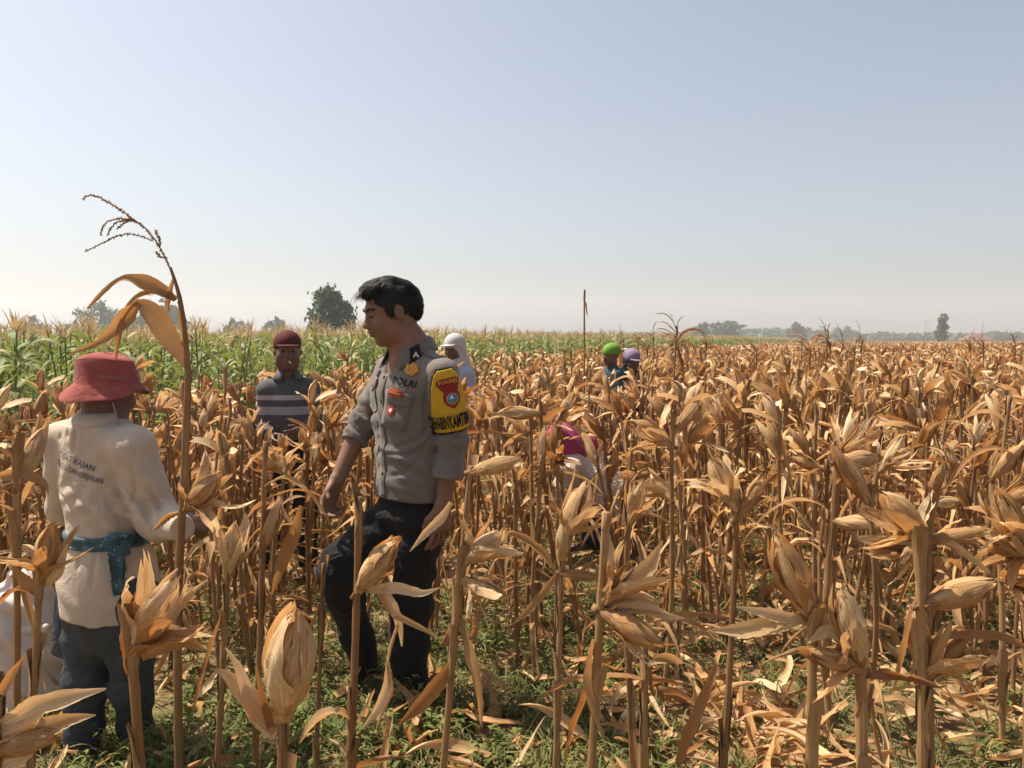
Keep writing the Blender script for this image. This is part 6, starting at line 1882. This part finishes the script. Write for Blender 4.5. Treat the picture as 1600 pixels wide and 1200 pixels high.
for dy in (-0.14, 0.14):
    sh, el, wr = bp(890, 735, dy), bp(876, 785, dy), bp(846, 800, dy - 0.01)
    B.cone(chs, sh, 0.06, 0.05, 0.03); B.cone(sh, el, 0.045, 0.038, 0.02); B.cone(el, wr, 0.036, 0.027, 0.02)
    hand(B, wr, [-0.8, -0.1, -0.3], [0, -np.sign(dy), -0.2], [0, 0, 1], 0.93, 0.5)
    S.cone(chs, sh, 0.085, 0.072, 0.04); S.cone(sh, el, 0.072, 0.066, 0.03); S.cone(el, el + (wr - el) * 0.7, 0.064, 0.05, 0.02, flat=True)
    h2, k2, a2 = bp(955, 800, dy * 0.6), bp(938 + dy * 60, 838, dy * 0.7), bp(948 + dy * 120, 866, dy * 0.8)
    g0 = float(gh(a2[0], a2[1])); a2[2] = g0 + 0.08
    B.cone(hip, h2, 0.08, 0.075, 0.02); B.cone(h2, k2, 0.07, 0.05, 0.02); B.cone(k2, a2, 0.045, 0.034, 0.02); B.cone(a2, a2 + bf * 0.15 + np.array([0, 0, -0.045]), 0.034, 0.028, 0.02)
    Tr.cone(bp(952, 790, dy * 0.4), k2, 0.11, 0.085, 0.04); Tr.cone(k2, a2 + (k2 - a2) * 0.25, 0.085, 0.08, 0.02, flat=True)
S.wrinkle(0.007, (30, 15, 34), 1.5, (5, 6, 4), 0.3); S.wrinkle(0.004, (50, 35, -24), 1.5, (5, 6, 4), 1.3)
bend = empty('person', BB); tag(bend, 'worker bending over among the stalks in magenta headscarf and off-white blouse', 'person')
obj('body', B.mesh('body', BB, 1), M_skin_d, bend)
obj('blouse', S.mesh('blouse', BB, 1), M_offw, bend)
obj('skirt', Tr.mesh('skirt', BB, 1), M_navy, bend)
F = Field(hdc - 0.36, hdc + 0.3, 0.007)
R = np.array(fr)
F.ell(HTb(0, -0.018, 0.02), np.array([0.098, 0.118, 0.115]) * 0.95, R, 0.02)
F.cone(HTb(0, -0.03, -0.04), HTb(0, 0.02, -0.19), 0.09, 0.085, 0.04); F.cone(HTb(0, -0.06, -0.05), HTb(0, -0.12, -0.12), 0.085, 0.085, 0.04)
F.ell(HTb(0, 0.135, -0.02), np.array([0.065, 0.09, 0.07]), R, 0.012, True)
F.wrinkle(0.006, (50, 30, 40), 1.5, (7, 9, 8), 0.7)
obj('headscarf', F.mesh('headscarf', BB, 1), M_pink, bend)

# ------------------------------------------------------------------ the white sack
SX, SY = PEOPLE_AT['sack']
SK = np.array([SX, SY, float(gh(SX, SY))])
F = Field(SK - np.array([0.36, 0.3, 0.05]), SK + np.array([0.36, 0.3, 0.62]), 0.006)
F.cone(SK + np.array([0, 0, 0.10]), SK + np.array([0.0, 0, 0.34]), 0.215, 0.190, 0.03, f=(0, 1, 0), q=1.35)
F.cone(SK + np.array([0.0, 0, 0.34]), SK + np.array([0.03, 0, 0.44]), 0.185, 0.13, 0.03, f=(0, 1, 0), q=1.9)
F.ell(SK + np.array([0, 0, 0.0]), (0.5, 0.5, 0.02), None, 0.02, True)
F.wrinkle(0.010, (14, 10, 34), 1.5, (4, 6, 5), 0.3); F.wrinkle(0.006, (40, 20, 26), 1.5, (7, 6, 5), 1.9); F.wrinkle(0.010, (12, 10, 60), 1.2, (6, 7, 5), 0.5, SK + np.array([0, -0.1, 0.38]), 0.14)
sack = empty('sack', SK); tag(sack, 'bulging white woven sack standing on the ground beside the farmer', 'sack')
M_sack = plain('woven_plastic', (0.50, 0.43, 0.38), 0.5, 0.06, 30, 0.3, 0.4, weave=600)
sk = obj('bag', F.mesh('bag', SK, 1), M_sack, sack)
F2 = Field(SK + np.array([-0.3, -0.25, 0.3]), SK + np.array([0.3, 0.25, 0.5]), 0.006)
F2.cone(SK + np.array([-0.21, -0.01, 0.37]), SK + np.array([0.19, -0.01, 0.385]), 0.03, 0.026, 0.02); F2.cone(SK + np.array([-0.2, -0.08, 0.34]), SK + np.array([0.17, -0.09, 0.36]), 0.022, 0.02, 0.02)
F2.wrinkle(0.004, (70, 10, 30), 1.2)
obj('folded_mouth', F2.mesh('folded_mouth', SK, 1), M_sack, sack)

# ------------------------------------------------------------------ the hazy air
HAZE = 0.0011
hz = obj('haze', box_mesh('haze', (-900, -60, -1.5), (900, 900, 45)))
hm, hnt, hout = mat_new('haze_air')
pv = N(hnt, 'ShaderNodeVolumePrincipled')
pv.inputs['Color'].default_value = (0.78, 0.85, 0.95, 1)
pv.inputs['Density'].default_value = HAZE
pv.inputs['Anisotropy'].default_value = 0.3
hnt.links.new(pv.outputs[0], hout.inputs['Volume'])
hz.data.materials.append(hm)
tag(hz, 'pale haze in the air over the field', kind='stuff')
